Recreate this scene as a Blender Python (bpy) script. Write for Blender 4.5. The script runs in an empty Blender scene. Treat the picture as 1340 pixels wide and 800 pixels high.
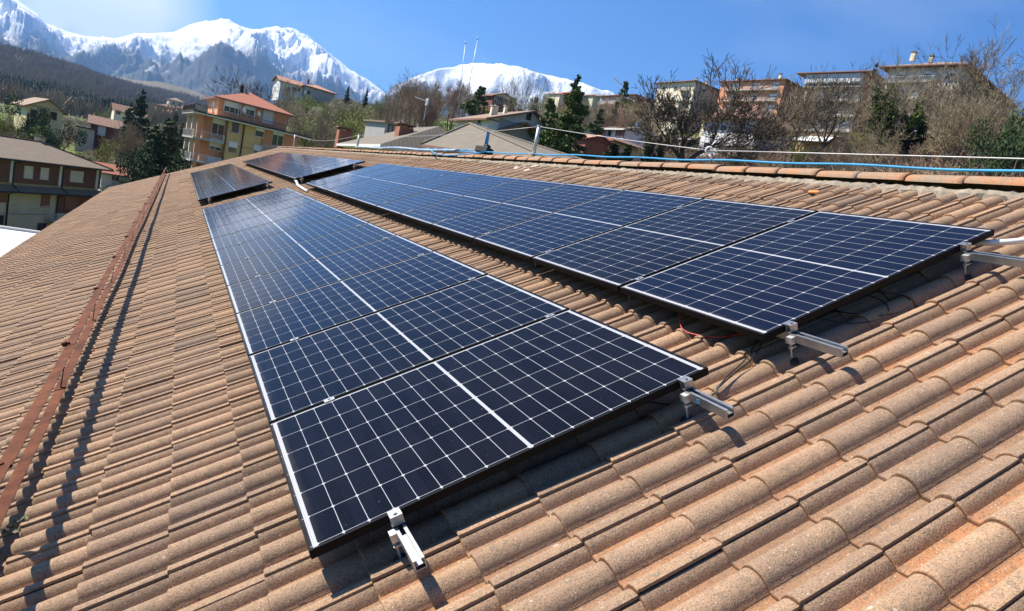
import bpy, math, random
import numpy as np
from mathutils import Vector, Matrix

R_ = math.radians
sc = bpy.context.scene
COL = sc.collection

# ------------------------------------------------------------------ camera
PITCH = R_(26.0)                       # pitch of the tiled roof
F_PX, CX, CY = 865.0, 670.0, 400.0
CAM = Vector((-0.5300, -2.0300, 1.2310))
W = np.array([[0.87602608, 0.11586307, 0.46813893],
              [-0.43772891, -0.21639644, 0.87267748],
              [0.20241469, -0.96940617, -0.13885231]])   # camera axes (right, down, forward) in the world
cam_d = bpy.data.cameras.new('camera')
cam = bpy.data.objects.new('camera', cam_d); COL.objects.link(cam)
m = Matrix(((W[0, 0], -W[0, 1], -W[0, 2], CAM[0]),
            (W[1, 0], -W[1, 1], -W[1, 2], CAM[1]),
            (W[2, 0], -W[2, 1], -W[2, 2], CAM[2]),
            (0, 0, 0, 1)))
cam.matrix_world = m
cam_d.sensor_width = 36.0
cam_d.lens = F_PX / 1340 * 36
cam_d.clip_start = 0.05
cam_d.clip_end = 60000
sc.camera = cam

# ------------------------------------------------------------------ light
SUN = Vector((-0.13 * math.cos(PITCH) - math.sin(PITCH), 0.52, -0.13 * math.sin(PITCH) + math.cos(PITCH))).normalized()      # towards the sun
EL = math.asin(SUN.z); AZ = math.atan2(SUN.x, SUN.y)
world = bpy.data.worlds.new('World'); sc.world = world; world.use_nodes = True
nt = world.node_tree; nt.nodes.clear()
wo = nt.nodes.new('ShaderNodeOutputWorld'); bg = nt.nodes.new('ShaderNodeBackground')
sky = nt.nodes.new('ShaderNodeTexSky'); sky.sky_type = 'NISHITA'; sky.sun_disc = False
sky.sun_elevation = EL; sky.sun_rotation = AZ; sky.altitude = 400
sky.air_density = 1.0; sky.dust_density = 0.35; sky.ozone_density = 2.2
# thin real cirrus high in the air
tc = nt.nodes.new('ShaderNodeTexCoord')
mp = nt.nodes.new('ShaderNodeMapping'); mp.inputs['Scale'].default_value = (1.3, 2.2, 5.5); mp.inputs['Rotation'].default_value = (0.2, 0.3, 0.5)
nz = nt.nodes.new('ShaderNodeTexNoise'); nz.inputs['Scale'].default_value = 1.6; nz.inputs['Detail'].default_value = 6; nz.inputs['Roughness'].default_value = 0.5
nt.links.new(tc.outputs['Generated'], mp.inputs['Vector']); nt.links.new(mp.outputs['Vector'], nz.inputs['Vector'])
# cloud bank over the far left range
dot = nt.nodes.new('ShaderNodeVectorMath'); dot.operation = 'DISTANCE'
CLOUD_DIR = Vector(tuple(W @ np.array([130 - CX, 5 - CY, F_PX]))).normalized()
dot.inputs[1].default_value = CLOUD_DIR
nt.links.new(tc.outputs['Generated'], dot.inputs[0])
mr = nt.nodes.new('ShaderNodeMapRange'); mr.inputs['From Min'].default_value = 0.135; mr.inputs['From Max'].default_value = 0.060
nt.links.new(dot.outputs['Value'], mr.inputs['Value'])
mr2 = nt.nodes.new('ShaderNodeMapRange'); mr2.inputs['From Min'].default_value = 0.50; mr2.inputs['From Max'].default_value = 0.85
nt.links.new(nz.outputs['Fac'], mr2.inputs['Value'])
ad = nt.nodes.new('ShaderNodeMath'); ad.operation = 'MULTIPLY_ADD'; ad.inputs[1].default_value = 0.95
sm = nt.nodes.new('ShaderNodeMath'); sm.operation = 'MULTIPLY'; sm.inputs[1].default_value = 0.16
nt.links.new(mr2.outputs['Result'], sm.inputs[0])
nz2 = nt.nodes.new('ShaderNodeTexNoise'); nz2.inputs['Scale'].default_value = 9; nz2.inputs['Detail'].default_value = 5
mp2 = nt.nodes.new('ShaderNodeMapping'); mp2.inputs['Scale'].default_value = (1, 1, 3)
nt.links.new(tc.outputs['Generated'], mp2.inputs['Vector']); nt.links.new(mp2.outputs['Vector'], nz2.inputs['Vector'])
mr3 = nt.nodes.new('ShaderNodeMapRange'); mr3.inputs['From Min'].default_value = 0.10; mr3.inputs['From Max'].default_value = 0.40
nt.links.new(nz2.outputs['Fac'], mr3.inputs['Value'])
mm = nt.nodes.new('ShaderNodeMath'); mm.operation = 'MULTIPLY'
nt.links.new(mr.outputs['Result'], mm.inputs[0]); nt.links.new(mr3.outputs['Result'], mm.inputs[1])
nt.links.new(mm.outputs[0], ad.inputs[0]); nt.links.new(sm.outputs[0], ad.inputs[2]); ad.use_clamp = True
tint = nt.nodes.new('ShaderNodeMix'); tint.data_type = 'RGBA'; tint.blend_type = 'MULTIPLY'
tint.inputs[0].default_value = 1.0; tint.inputs[7].default_value = (0.34, 0.84, 1.42, 1)
nt.links.new(sky.outputs['Color'], tint.inputs[6])
mx = nt.nodes.new('ShaderNodeMix'); mx.data_type = 'RGBA'
nt.links.new(ad.outputs[0], mx.inputs[0]); nt.links.new(tint.outputs[2], mx.inputs[6]); mx.inputs[7].default_value = (11.5, 11.6, 12.0, 1)
nt.links.new(mx.outputs[2], bg.inputs['Color']); bg.inputs['Strength'].default_value = 0.054
nt.links.new(bg.outputs['Background'], wo.inputs['Surface'])
sl = bpy.data.lights.new('sun', 'SUN'); sl.energy = 5.0; sl.angle = R_(0.53); sl.color = (1.0, 0.92, 0.80)
so = bpy.data.objects.new('sun', sl); COL.objects.link(so)
so.rotation_euler = SUN.to_track_quat('Z', 'Y').to_euler(); so.location = (-30, 20, 60)
sc.view_settings.view_transform = 'Standard'; sc.view_settings.look = 'None'
sc.view_settings.exposure = 1.08; sc.view_settings.gamma = 1.0; sc.view_settings.use_curve_mapping = False
sc.render.engine = 'CYCLES'
sc.cycles.use_denoising = True
sc.cycles.max_bounces = 6; sc.cycles.diffuse_bounces = 1; sc.cycles.glossy_bounces = 3
sc.cycles.transmission_bounces = 2; sc.cycles.volume_bounces = 0; sc.cycles.transparent_max_bounces = 6
sc.cycles.sample_clamp_indirect = 6

# ------------------------------------------------------------------ helpers
def ray(x, y):
    d = W @ np.array([x - CX, y - CY, F_PX]); return d / math.hypot(d[0], d[1])
def P(x, y, D):
    d = ray(x, y); return Vector((CAM.x + d[0] * D, CAM.y + d[1] * D, CAM.z + d[2] * D))
def az_of(x, y=150):
    d = ray(x, y); return math.atan2(d[0], d[1])

class MB:
    def __init__(s): s.v = []; s.f = []; s.m = []
    def add(s, vs, fs, mi=0):
        n = len(s.v); s.v += [tuple(v) for v in vs]; s.f += [tuple(i + n for i in f) for f in fs]; s.m += [mi] * len(fs); return s
    def box(s, x0, x1, y0, y1, z0, z1, mi=0):
        return s.add([(x0, y0, z0), (x1, y0, z0), (x1, y1, z0), (x0, y1, z0), (x0, y0, z1), (x1, y0, z1), (x1, y1, z1), (x0, y1, z1)],
                     [(0, 3, 2, 1), (4, 5, 6, 7), (0, 1, 5, 4), (1, 2, 6, 5), (2, 3, 7, 6), (3, 0, 4, 7)], mi)
    def tube(s, pts, r, n=8, mi=0, caps=True):
        pts = [Vector(p) for p in pts]; rs = r if isinstance(r, (list, tuple)) else [r] * len(pts)
        rings = []; up = Vector((0, 0, 1))
        prev = None
        for i, p in enumerate(pts):
            d = (pts[min(i + 1, len(pts) - 1)] - pts[max(i - 1, 0)])
            d = d.normalized() if d.length > 1e-9 else Vector((0, 0, 1))
            if prev is None:
                a = d.cross(up if abs(d.z) < 0.95 else Vector((1, 0, 0))).normalized()
            else:
                a = (prev - d * prev.dot(d)); a = a.normalized() if a.length > 1e-6 else d.orthogonal().normalized()
            prev = a; b = d.cross(a)
            rings.append([p + (a * math.cos(2 * math.pi * k / n) + b * math.sin(2 * math.pi * k / n)) * rs[i] for k in range(n)])
        vs = [v for rg in rings for v in rg]; fs = []
        for i in range(len(pts) - 1):
            for k in range(n):
                k2 = (k + 1) % n; fs.append((i * n + k, i * n + k2, (i + 1) * n + k2, (i + 1) * n + k))
        if caps:
            fs.append(tuple(range(n))[::-1]); fs.append(tuple((len(pts) - 1) * n + k for k in range(n)))
        return s.add(vs, fs, mi)
    def mesh(s, name, mats, smooth=False):
        me = bpy.data.meshes.new(name); me.from_pydata(s.v, [], s.f)
        for mt in (mats if isinstance(mats, (list, tuple)) else [mats]): me.materials.append(mt)
        if len(me.materials) > 1: me.polygons.foreach_set('material_index', s.m)
        if smooth: me.polygons.foreach_set('use_smooth', [True] * len(me.polygons))
        me.update(); return me
    def build(s, name, mats, parent=None, smooth=False):
        return link(name, s.mesh(name, mats, smooth), parent)

def link(name, me, parent=None):
    o = bpy.data.objects.new(name, me); COL.objects.link(o)
    if parent is not None: o.parent = parent
    return o
def tag(o, label=None, cat=None, group=None, kind=None):
    if label: o['label'] = label
    if cat: o['category'] = cat
    if group: o['group'] = group
    if kind: o['kind'] = kind
    return o
def empty(name, label, cat, group=None, mat=None, loc=None):
    o = bpy.data.objects.new(name, None); COL.objects.link(o); o.empty_display_size = 0.3
    if mat is not None: o.matrix_world = mat
    if loc is not None: o.location = loc
    return tag(o, label, cat, group)
def children(o): return [c for c in list(o.children)]
def copy_tree(o, parent=None):
    c = o.copy(); COL.objects.link(c)
    if parent is not None: c.parent = parent
    for ch in children(o): copy_tree(ch, c)
    return c

def np_mesh(name, V, Fq, mats, smooth=False, attrs=None, mi=None):
    """V (n,3), Fq (m,k) all faces with k corners"""
    me = bpy.data.meshes.new(name); k = Fq.shape[1]
    me.vertices.add(len(V)); me.vertices.foreach_set('co', np.asarray(V, dtype=np.float32).ravel())
    me.loops.add(Fq.size); me.loops.foreach_set('vertex_index', Fq.astype(np.int32).ravel())
    me.polygons.add(len(Fq)); me.polygons.foreach_set('loop_start', np.arange(0, Fq.size, k, dtype=np.int32))
    me.polygons.foreach_set('loop_total', np.full(len(Fq), k, dtype=np.int32))
    for mt in (mats if isinstance(mats, (list, tuple)) else [mats]): me.materials.append(mt)
    if mi is not None: me.polygons.foreach_set('material_index', mi.astype(np.int32))
    me.polygons.foreach_set('use_smooth', np.full(len(Fq), smooth, dtype=bool))
    me.update(calc_edges=True)
    for an, (dom, arr) in (attrs or {}).items():
        a = me.attributes.new(an, 'FLOAT', dom); a.data.foreach_set('value', np.asarray(arr, dtype=np.float32))
    me.validate(); return me

# ------------------------------------------------------------------ materials
class NT:
    def __init__(s, name):
        s.m = bpy.data.materials.new(name); s.m.use_nodes = True; s.t = s.m.node_tree; s.n = s.t.nodes
        s.b = s.n['Principled BSDF']; s.out = s.n['Material Output']
    def node(s, t, **kw):
        n = s.n.new('ShaderNode' + t)
        for k, v in kw.items(): setattr(n, k, v)
        return n
    def l(s, a, b): s.t.links.new(a, b)
    def math(s, op, a, b=None, c=None, clamp=False):
        n = s.node('Math', operation=op); n.use_clamp = clamp
        for i, v in enumerate((a, b, c)):
            if v is None: continue
            if isinstance(v, (int, float)): n.inputs[i].default_value = v
            else: s.l(v, n.inputs[i])
        return n.outputs[0]
    def mix(s, f, a, b, bt='MIX'):
        n = s.node('Mix', data_type='RGBA', blend_type=bt)
        for i, v in ((0, f), (6, a), (7, b)):
            if isinstance(v, (int, float)): n.inputs[i].default_value = v
            elif isinstance(v, tuple): n.inputs[i].default_value = (*v[:3], 1)
            else: s.l(v, n.inputs[i])
        return n.outputs[2]
    def noise(s, vec, scale, detail=3, rough=0.5, out='Fac'):
        n = s.node('TexNoise'); n.inputs['Scale'].default_value = scale; n.inputs['Detail'].default_value = detail; n.inputs['Roughness'].default_value = rough
        if vec is not None: s.l(vec, n.inputs['Vector'])
        return n.outputs[out]
    def ramp(s, v, lo, hi):
        n = s.node('MapRange'); n.inputs['From Min'].default_value = lo; n.inputs['From Max'].default_value = hi
        s.l(v, n.inputs['Value']); return n.outputs[0]
    def bump(s, h, strength, dist=0.01):
        n = s.node('Bump'); n.inputs['Strength'].default_value = strength; n.inputs['Distance'].default_value = dist
        s.l(h, n.inputs['Height']); s.l(n.outputs[0], s.b.inputs['Normal'])
    def col(s, c):
        if isinstance(c, tuple): s.b.inputs['Base Color'].default_value = (*c[:3], 1)
        else: s.l(c, s.b.inputs['Base Color'])
    def rough(s, v):
        if isinstance(v, (int, float)): s.b.inputs['Roughness'].default_value = v
        else: s.l(v, s.b.inputs['Roughness'])
    def obj(s): return s.node('TexCoord').outputs['Object']

def simple(name, c, rough=0.8, var=0.25, scale=3.0, fine=40.0, bump=0.0, metal=0.0, c2=None, spec=None):
    t = NT(name); o = t.obj()
    n1 = t.noise(o, scale, 4, 0.6); n2 = t.noise(o, fine, 3, 0.6)
    dark = tuple(x * (1 - var) for x in c) if c2 is None else c2
    lite = tuple(min(1, x * (1 + var * 0.6)) for x in c)
    a = t.mix(t.ramp(n1, 0.32, 0.68), dark, lite)
    a = t.mix(t.math('MULTIPLY', t.ramp(n2, 0.35, 0.65), 0.35), a, tuple(x * (1 - var) for x in c))
    t.col(a); t.rough(rough); t.b.inputs['Metallic'].default_value = metal
    if spec is not None: t.b.inputs['Specular IOR Level'].default_value = spec
    if bump: t.bump(n2, bump, 0.01)
    return t.m

def tile_material(name='concrete_tile', tonal=True):
    t = NT(name); o = t.obj()
    at = t.node('Attribute', attribute_name='tone').outputs['Fac']
    pan = t.node('Attribute', attribute_name='pan').outputs['Fac']
    big = t.noise(o, 0.9, 4, 0.6); mid = t.noise(o, 7, 5, 0.65); fine = t.noise(o, 165, 3, 0.7)
    v = t.node('TexVoronoi'); v.inputs['Scale'].default_value = 150; t.l(o, v.inputs['Vector'])
    crest = t.mix(t.ramp(mid, 0.3, 0.7), (0.395, 0.272, 0.182), (0.300, 0.215, 0.152))
    crest = t.mix(t.math('MULTIPLY', t.ramp(big, 0.4, 0.65), 0.45), crest, (0.39, 0.250, 0.150))
    clay = t.mix(t.ramp(mid, 0.35, 0.65), (0.34, 0.150, 0.066), (0.32, 0.195, 0.118))
    pf = t.math('MULTIPLY', pan, t.ramp(t.math('ADD', mid, t.math('MULTIPLY', at, 0.35)), 0.42, 0.80), clamp=True)
    c = t.mix(pf, crest, clay)
    g = t.mix(t.ramp(at, 0.0, 1.0), (0.72, 0.71, 0.72), (1.16, 1.08, 0.98))
    c = t.mix(1.0, c, g, 'MULTIPLY')
    # aggregate grains: dark pits and pale chips
    c = t.mix(t.math('MULTIPLY', t.ramp(fine, 0.50, 0.60), 0.52), c, (0.060, 0.046, 0.036))
    chips = t.math('MULTIPLY', t.ramp(v.outputs['Color'], 0.80, 0.86), t.ramp(v.outputs['Distance'], 0.42, 0.2))
    c = t.mix(t.math('MULTIPLY', chips, 0.8), c, (0.62, 0.54, 0.43))
    # bare broken edges, lichen and dirt patches
    c = t.mix(t.math('MULTIPLY', t.ramp(pan, 1.2, 1.9), t.ramp(mid, 0.25, 0.75)), c, (0.135, 0.072, 0.042))
    mott = t.noise(o, 38, 4, 0.65)
    c = t.mix(t.math('MULTIPLY', t.ramp(mott, 0.52, 0.66), 0.42), c, (0.115, 0.100, 0.078))
    sd = t.node('Mapping'); sd.inputs['Scale'].default_value = (1.2, 16, 1); t.l(o, sd.inputs['Vector'])
    c = t.mix(t.math('MULTIPLY', t.ramp(t.noise(sd.outputs[0], 1.0, 4, 0.6), 0.55, 0.72), 0.35), c, (0.20, 0.125, 0.080))
    lich = t.noise(o, 3.3, 6, 0.75)
    c = t.mix(t.math('MULTIPLY', t.ramp(lich, 0.60, 0.72), 0.32), c, (0.30, 0.24, 0.19))
    wl = t.noise(o, 26, 3, 0.6)
    c = t.mix(t.math('MULTIPLY', t.ramp(wl, 0.70, 0.74), 0.5), c, (0.62, 0.55, 0.45))
    t.col(c); t.rough(0.92); t.b.inputs['Specular IOR Level'].default_value = 0.25
    h = t.math('ADD', t.math('MULTIPLY', fine, 0.8), t.math('MULTIPLY', mid, 0.5))
    t.bump(h, 1.0, 0.0035)
    return t.m
M_TILE = tile_material()

def panel_material():
    t = NT('solar_cells'); o = t.obj(); sp = t.node('SeparateXYZ'); t.l(o, sp.inputs[0])
    a, b = sp.outputs[0], sp.outputs[1]            # a 0..1.722 along the long side, b 0..1.134
    # cells: two blocks of nine along a, six along b
    am = t.math('ABSOLUTE', t.math('SUBTRACT', a, 0.861))          # 0 at the middle bar
    A0, PA = 0.0065, 0.0912
    ca = t.math('DIVIDE', t.math('SUBTRACT', am, A0), PA)
    fa = t.math('ABSOLUTE', t.math('SUBTRACT', t.math('FRACT', ca), 0.5))      # .5 at a line
    da = t.math('MULTIPLY', t.math('SUBTRACT', 0.5, fa), PA)                    # metres to the nearest line
    B0, PB = 0.0215, 0.1825
    cb = t.math('DIVIDE', t.math('SUBTRACT', b, B0), PB)
    fb = t.math('ABSOLUTE', t.math('SUBTRACT', t.math('FRACT', cb), 0.5))
    db = t.math('MULTIPLY', t.math('SUBTRACT', 0.5, fb), PB)
    la = t.math('LESS_THAN', da, 0.0011); lb = t.math('LESS_THAN', db, 0.0010)
    # clipped corners of the cells
    dm = t.math('LESS_THAN', t.math('ADD', da, db), 0.0085)
    line = t.math('MAXIMUM', t.math('MAXIMUM', la, lb), dm)
    bar = t.math('LESS_THAN', am, A0 - 0.0005)
    slit = t.math('LESS_THAN', am, 0.0008)
    endb = t.math('MULTIPLY', t.math('GREATER_THAN', am, A0 + 9 * PA + 0.0015), t.math('LESS_THAN', am, 0.8440))
    out1 = t.math('GREATER_THAN', b, B0 + 6 * PB + 0.001)
    out2 = t.math('LESS_THAN', b, B0 - 0.0065)
    sheet = t.math('MAXIMUM', t.math('MAXIMUM', line, bar), t.math('MAXIMUM', endb, out1))
    hair = t.math('MULTIPLY', t.math('GREATER_THAN', am, 0.8375), t.math('LESS_THAN', am, 0.8390))
    # busbars and fingers
    fbb = t.math('FRACT', t.math('DIVIDE', t.math('SUBTRACT', b, B0), PB / 11))
    bus = t.math('LESS_THAN', t.math('ABSOLUTE', t.math('SUBTRACT', fbb, 0.5)), 0.045)
    oi = t.node('ObjectInfo').outputs['Random']
    cellid = t.node('CombineXYZ'); t.l(t.math('FLOOR', t.math('MULTIPLY_ADD', a, 1 / PA, 0.12)), cellid.inputs[0]); t.l(t.math('FLOOR', cb), cellid.inputs[1]); t.l(t.math('MULTIPLY', oi, 57), cellid.inputs[2])
    wn = t.node('TexWhiteNoise'); t.l(cellid.outputs[0], wn.inputs['Vector'])
    cell = t.mix(wn.outputs['Value'], (0.0032, 0.0036, 0.0068), (0.0052, 0.006, 0.011))
    cell = t.mix(t.math('MULTIPLY', t.ramp(oi, 0.35, 1.0), 0.8), cell, (0.004, 0.0075, 0.024))
    cell = t.mix(t.math('MULTIPLY', bus, 0.30), cell, (0.05, 0.055, 0.07))
    c = t.mix(sheet, cell, (0.38, 0.39, 0.41))
    c = t.mix(t.math('MAXIMUM', slit, hair), c, (0.25, 0.26, 0.28))
    # a film of dust
    dn = t.noise(o, 2.2, 5, 0.65); dn2 = t.noise(o, 60, 2, 0.6)
    c = t.mix(t.math('MULTIPLY', t.ramp(dn, 0.3, 0.8), 0.008), c, (0.55, 0.50, 0.44))
    c = t.mix(t.math('MULTIPLY', t.ramp(dn2, 0.72, 0.78), 0.12), c, (0.55, 0.50, 0.44))
    # dirt gathers along the lower frame
    c = t.mix(t.math('MULTIPLY', t.math('MULTIPLY', t.ramp(a, 0.06, 0.0), t.ramp(dn, 0.35, 0.6)), 0.16), c, (0.42, 0.36, 0.29))
    t.col(c); t.rough(t.math('MULTIPLY_ADD', dn, 0.06, 0.05)); t.b.inputs['IOR'].default_value = 1.29
    t.b.inputs['Specular IOR Level'].default_value = 0.16
    t.bump(t.noise(o, 1.3, 2, 0.5), 0.05, 0.01)
    return t.m
M_CELL = panel_material()
M_BLACKALU = simple('black_aluminium', (0.006, 0.006, 0.0065), 0.6, 0.3, 5, 90, metal=0.0, spec=0.12)
M_ALU = simple('mill_aluminium', (0.40, 0.41, 0.42), 0.40, 0.32, 14, 150, metal=0.8)
M_ALUD = simple('dull_aluminium', (0.62, 0.63, 0.64), 0.5, 0.2, 10, 120, metal=0.6)
M_RUBBER = simple('black_rubber', (0.015, 0.015, 0.016), 0.7, 0.3)
M_BACK = simple('back_sheet', (0.5, 0.5, 0.5), 0.6, 0.1)
M_BROWNSTEEL = simple('brown_painted_steel', (0.130, 0.042, 0.018), 0.75, 0.55, 5, 60, bump=0.15, spec=0.12)
M_ORANGECLAY = None
def ridge_material():
    t = NT('ridge_clay'); o = t.obj(); n1 = t.noise(o, 4, 5, 0.7); n2 = t.noise(o, 70, 3, 0.7)
    at = t.node('Attribute', attribute_name='tone').outputs['Fac']
    c = t.mix(t.ramp(n1, 0.35, 0.62), (0.42, 0.185, 0.078), (0.29, 0.21, 0.145))
    c = t.mix(t.math('MULTIPLY', t.ramp(t.noise(o, 13, 5, 0.7), 0.52, 0.66), 0.6), c, (0.20, 0.165, 0.12))
    c = t.mix(t.math('MULTIPLY', t.ramp(n2, 0.5, 0.7), 0.5), c, (0.10, 0.06, 0.04))
    t.col(c); t.rough(0.9); t.bump(n2, 0.7, 0.004); return t.m
M_RIDGE = ridge_material()
M_MORTAR = simple('mortar', (0.30, 0.255, 0.195), 0.95, 0.35, 8, 60, bump=0.6)
M_ROPE = simple('blue_rope', (0.02, 0.30, 0.62), 0.6, 0.25, 6, 160)
M_BLUESTRAP = simple('blue_strap', (0.05, 0.28, 0.60), 0.6, 0.2, 6, 100)
M_GALV = simple('galvanised_steel', (0.55, 0.56, 0.56), 0.45, 0.2, 8, 80, metal=0.5)
M_CABLE = simple('steel_cable', (0.42, 0.42, 0.42), 0.5, 0.2, metal=0.4)
M_WHITEPVC = simple('white_pvc', (0.72, 0.72, 0.70), 0.4, 0.08)
M_BLACKCABLE = simple('black_cable', (0.01, 0.01, 0.01), 0.5, 0.2)
M_REDCABLE = simple('red_cable', (0.45, 0.02, 0.02), 0.45, 0.2)
M_GLASS = simple('window_glass', (0.03, 0.035, 0.045), 0.08, 0.3, 1, 3, spec=0.7)
M_WHITE = simple('white_paint', (0.74, 0.74, 0.72), 0.7, 0.10, 1.5, 20)
M_WHITED = simple('weathered_white', (0.66, 0.65, 0.62), 0.85, 0.15, 1.2, 12)
M_DARK = simple('dark_interior', (0.03, 0.028, 0.026), 0.9, 0.3)
M_CONC = simple('concrete', (0.42, 0.41, 0.38), 0.9, 0.25, 1.5, 18)
def roof_tiles(name, c, c2, pitch=0.3, strength=0.8):
    t = NT(name); tcn = t.node('TexCoord'); o = tcn.outputs['Object']; sp = t.node('SeparateXYZ'); t.l(o, sp.inputs[0])
    sn = t.node('SeparateXYZ'); t.l(tcn.outputs['Normal'], sn.inputs[0])
    f = t.math('GREATER_THAN', t.math('ABSOLUTE', sn.outputs[0]), t.math('ABSOLUTE', sn.outputs[1]))
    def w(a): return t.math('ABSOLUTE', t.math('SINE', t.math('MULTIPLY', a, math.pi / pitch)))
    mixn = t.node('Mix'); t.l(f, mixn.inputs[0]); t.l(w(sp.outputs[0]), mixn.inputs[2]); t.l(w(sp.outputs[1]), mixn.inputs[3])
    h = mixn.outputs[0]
    n = t.noise(o, 1.1, 5, 0.7); n2 = t.noise(o, 9, 3, 0.7)
    cc = t.mix(t.ramp(n, 0.3, 0.7), c, c2)
    cc = t.mix(t.math('MULTIPLY', t.ramp(n2, 0.40, 0.65), 0.5), cc, tuple(x * 0.45 for x in c))
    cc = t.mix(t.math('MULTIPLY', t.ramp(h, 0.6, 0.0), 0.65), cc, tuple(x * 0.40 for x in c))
    t.col(cc); t.rough(0.9); t.bump(h, strength, 0.07); return t.m
M_GREYROOF = roof_tiles('grey_brown_tiles', (0.225, 0.190, 0.140), (0.160, 0.138, 0.102), 0.34, 0.10)
M_REDROOF = roof_tiles('red_tiles', (0.48, 0.16, 0.09), (0.38, 0.15, 0.09), 0.3, 0.5)
M_BROWNROOF = roof_tiles('brown_tiles', (0.22, 0.12, 0.08), (0.28, 0.16, 0.11), 0.3, 0.6)
M_TANROOF = roof_tiles('tan_tiles', (0.36, 0.25, 0.17), (0.28, 0.21, 0.155), 0.3, 0.6)
M_SALMON = roof_tiles('salmon_tiles', (0.60, 0.30, 0.20), (0.52, 0.26, 0.17), 0.3, 0.5)
M_BRICK = simple('brick_red', (0.33, 0.12, 0.07), 0.85, 0.3, 2, 14)
M_BRICKD = simple('brick_brown', (0.20, 0.075, 0.05), 0.85, 0.3, 2, 14)
M_ORANGE = simple('orange_plaster', (0.62, 0.27, 0.13), 0.85, 0.10, 0.6, 8)
M_YELLOW = simple('ochre_plaster', (0.62, 0.43, 0.17), 0.85, 0.10, 0.6, 8)
M_CREAM = simple('cream_plaster', (0.62, 0.56, 0.38), 0.85, 0.12, 0.5, 8)
M_BEIGE = simple('beige_plaster', (0.80, 0.70, 0.52), 0.85, 0.15, 0.5, 8)
M_PALEY = simple('pale_yellow_plaster', (0.68, 0.62, 0.32), 0.85, 0.12, 0.5, 8)
M_SHUT = simple('cream_shutter', (0.62, 0.58, 0.50), 0.6, 0.08)
M_BROWNSHUT = simple('brown_shutter', (0.24, 0.11, 0.08), 0.6, 0.15)
M_BRIGHT = simple('orange_shutter', (0.55, 0.20, 0.07), 0.6, 0.15)
M_GREYW = simple('grey_plaster', (0.40, 0.39, 0.38), 0.85, 0.15, 0.5, 8)

# ------------------------------------------------------------------ terrain (setting)
XS = [-400, 0, 100, 200, 300, 380, 520, 650, 800, 950, 1100, 1250, 1340, 1900]
RINGS = [  # distance, height above the roof origin, one per azimuth column
    (0,    [-9] * 14),
    (28,   [-11, -11, -11, -9, -9, -8, -8, -7, -7, -6, -5, -4, -4, -4]),
    (60,   [-14, -14, -13, -11, -9, -8, -5, -3, 0, 4, 7, 8, 8, 8]),
    (110,  [-13, -13, -12, -11, -9, -3, 0, 3, 8, 13, 17, 20, 20, 20]),
    (150,  [-8, -8, -7, -6, -5, 6, 11, 13, 17, 22, 28, 33, 32, 31]),
    (200,  [-4, -4, -3, -1, 5, 16, 19, 22, 27, 34, 42, 48, 47, 46]),
    (250,  [-2, -2, 0, 2, 8, 25, 27, 30, 35, 41, 48, 54, 53, 52]),
    (400,  [2, 1, 2, 4, 10, 24, 26, 30, 36, 42, 49, 55, 54, 52]),
    (600,  [8, 6, 9, 9, 12, 18, 20, 28, 34, 42, 48, 54, 54, 54]),
    (1000, [34, 27, 36, 36, 34, 30, 24, 26, 30, 40, 48, 54, 54, 54]),
    (1500, [100, 90, 90, 78, 56, 40, 26, 24, 30, 40, 48, 54, 54, 54]),
    (2500, [100, 95, 128, 170, 178, 120, 60, 40, 40, 60, 66, 70, 70, 70]),
    (3500, [90] * 14), (14000, [60] * 14)]
AZS = np.array([az_of(x) for x in XS[1:-1]])
AZS = np.concatenate([[AZS[0] - 0.5], AZS, [AZS[-1] + 0.5]])
RD = np.array([r[0] for r in RINGS], float); RZ = np.array([r[1] for r in RINGS], float)
def sstep(t): return t * t * (3 - 2 * t)
def tz(X, Y):
    X = np.atleast_1d(np.asarray(X, float)) - CAM.x; Y = np.atleast_1d(np.asarray(Y, float)) - CAM.y
    D = np.hypot(X, Y); A = np.clip(np.arctan2(X, Y), AZS[0], AZS[-1])
    # behind the camera: blend left and right ends
    ia = np.clip(np.searchsorted(AZS, A) - 1, 0, len(AZS) - 2); ta = (A - AZS[ia]) / (AZS[ia + 1] - AZS[ia])
    ir = np.clip(np.searchsorted(RD, D) - 1, 0, len(RD) - 2); tr = np.clip((D - RD[ir]) / (RD[ir + 1] - RD[ir]), 0, 1)
    z = (RZ[ir, ia] * (1 - ta) + RZ[ir, ia + 1] * ta) * (1 - tr) + (RZ[ir + 1, ia] * (1 - ta) + RZ[ir + 1, ia + 1] * ta) * tr
    n = np.sin(X * 0.051 + 1.3) * np.cos(Y * 0.043) + 0.5 * np.sin(X * 0.13 + Y * 0.11) + 0.4 * np.sin(X * 0.021 - Y * 0.017)
    z = z + n * np.clip((D - 30) / 400, 0, 1) * 1.6 + np.clip((D - 700) / 1500, 0, 1) * 7 * (np.sin(X * 0.011 + Y * 0.004) + 0.6 * np.sin(X * .03 - Y * .007))
    return z
def tz1(x, y): return float(tz(x, y)[0])

def ground_material():
    t = NT('grassy_ground'); o = t.obj()
    n1 = t.noise(o, 0.02, 5, 0.6); n2 = t.noise(o, 0.25, 5, 0.65); n3 = t.noise(o, 2.0, 4, 0.7)
    c = t.mix(t.ramp(n2, 0.42, 0.6), (0.13, 0.130, 0.062), (0.17, 0.27, 0.055))
    c = t.mix(t.math('MULTIPLY', t.ramp(n3, 0.4, 0.7), 0.6), c, (0.07, 0.058, 0.036))
    # valley floor further off is brown woodland floor
    l = t.node('VectorMath', operation='LENGTH'); t.l(o, l.inputs[0])
    c = t.mix(t.ramp(l.outputs['Value'], 350, 650), c, t.mix(t.ramp(n1, 0.4, 0.6), (0.17, 0.145, 0.12), (0.12, 0.12, 0.08)))
    t.col(c); t.rough(1.0); t.b.inputs['Specular IOR Level'].default_value = 0.1
    t.bump(n3, 0.6, 0.4); return t.m
na = 300
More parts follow.
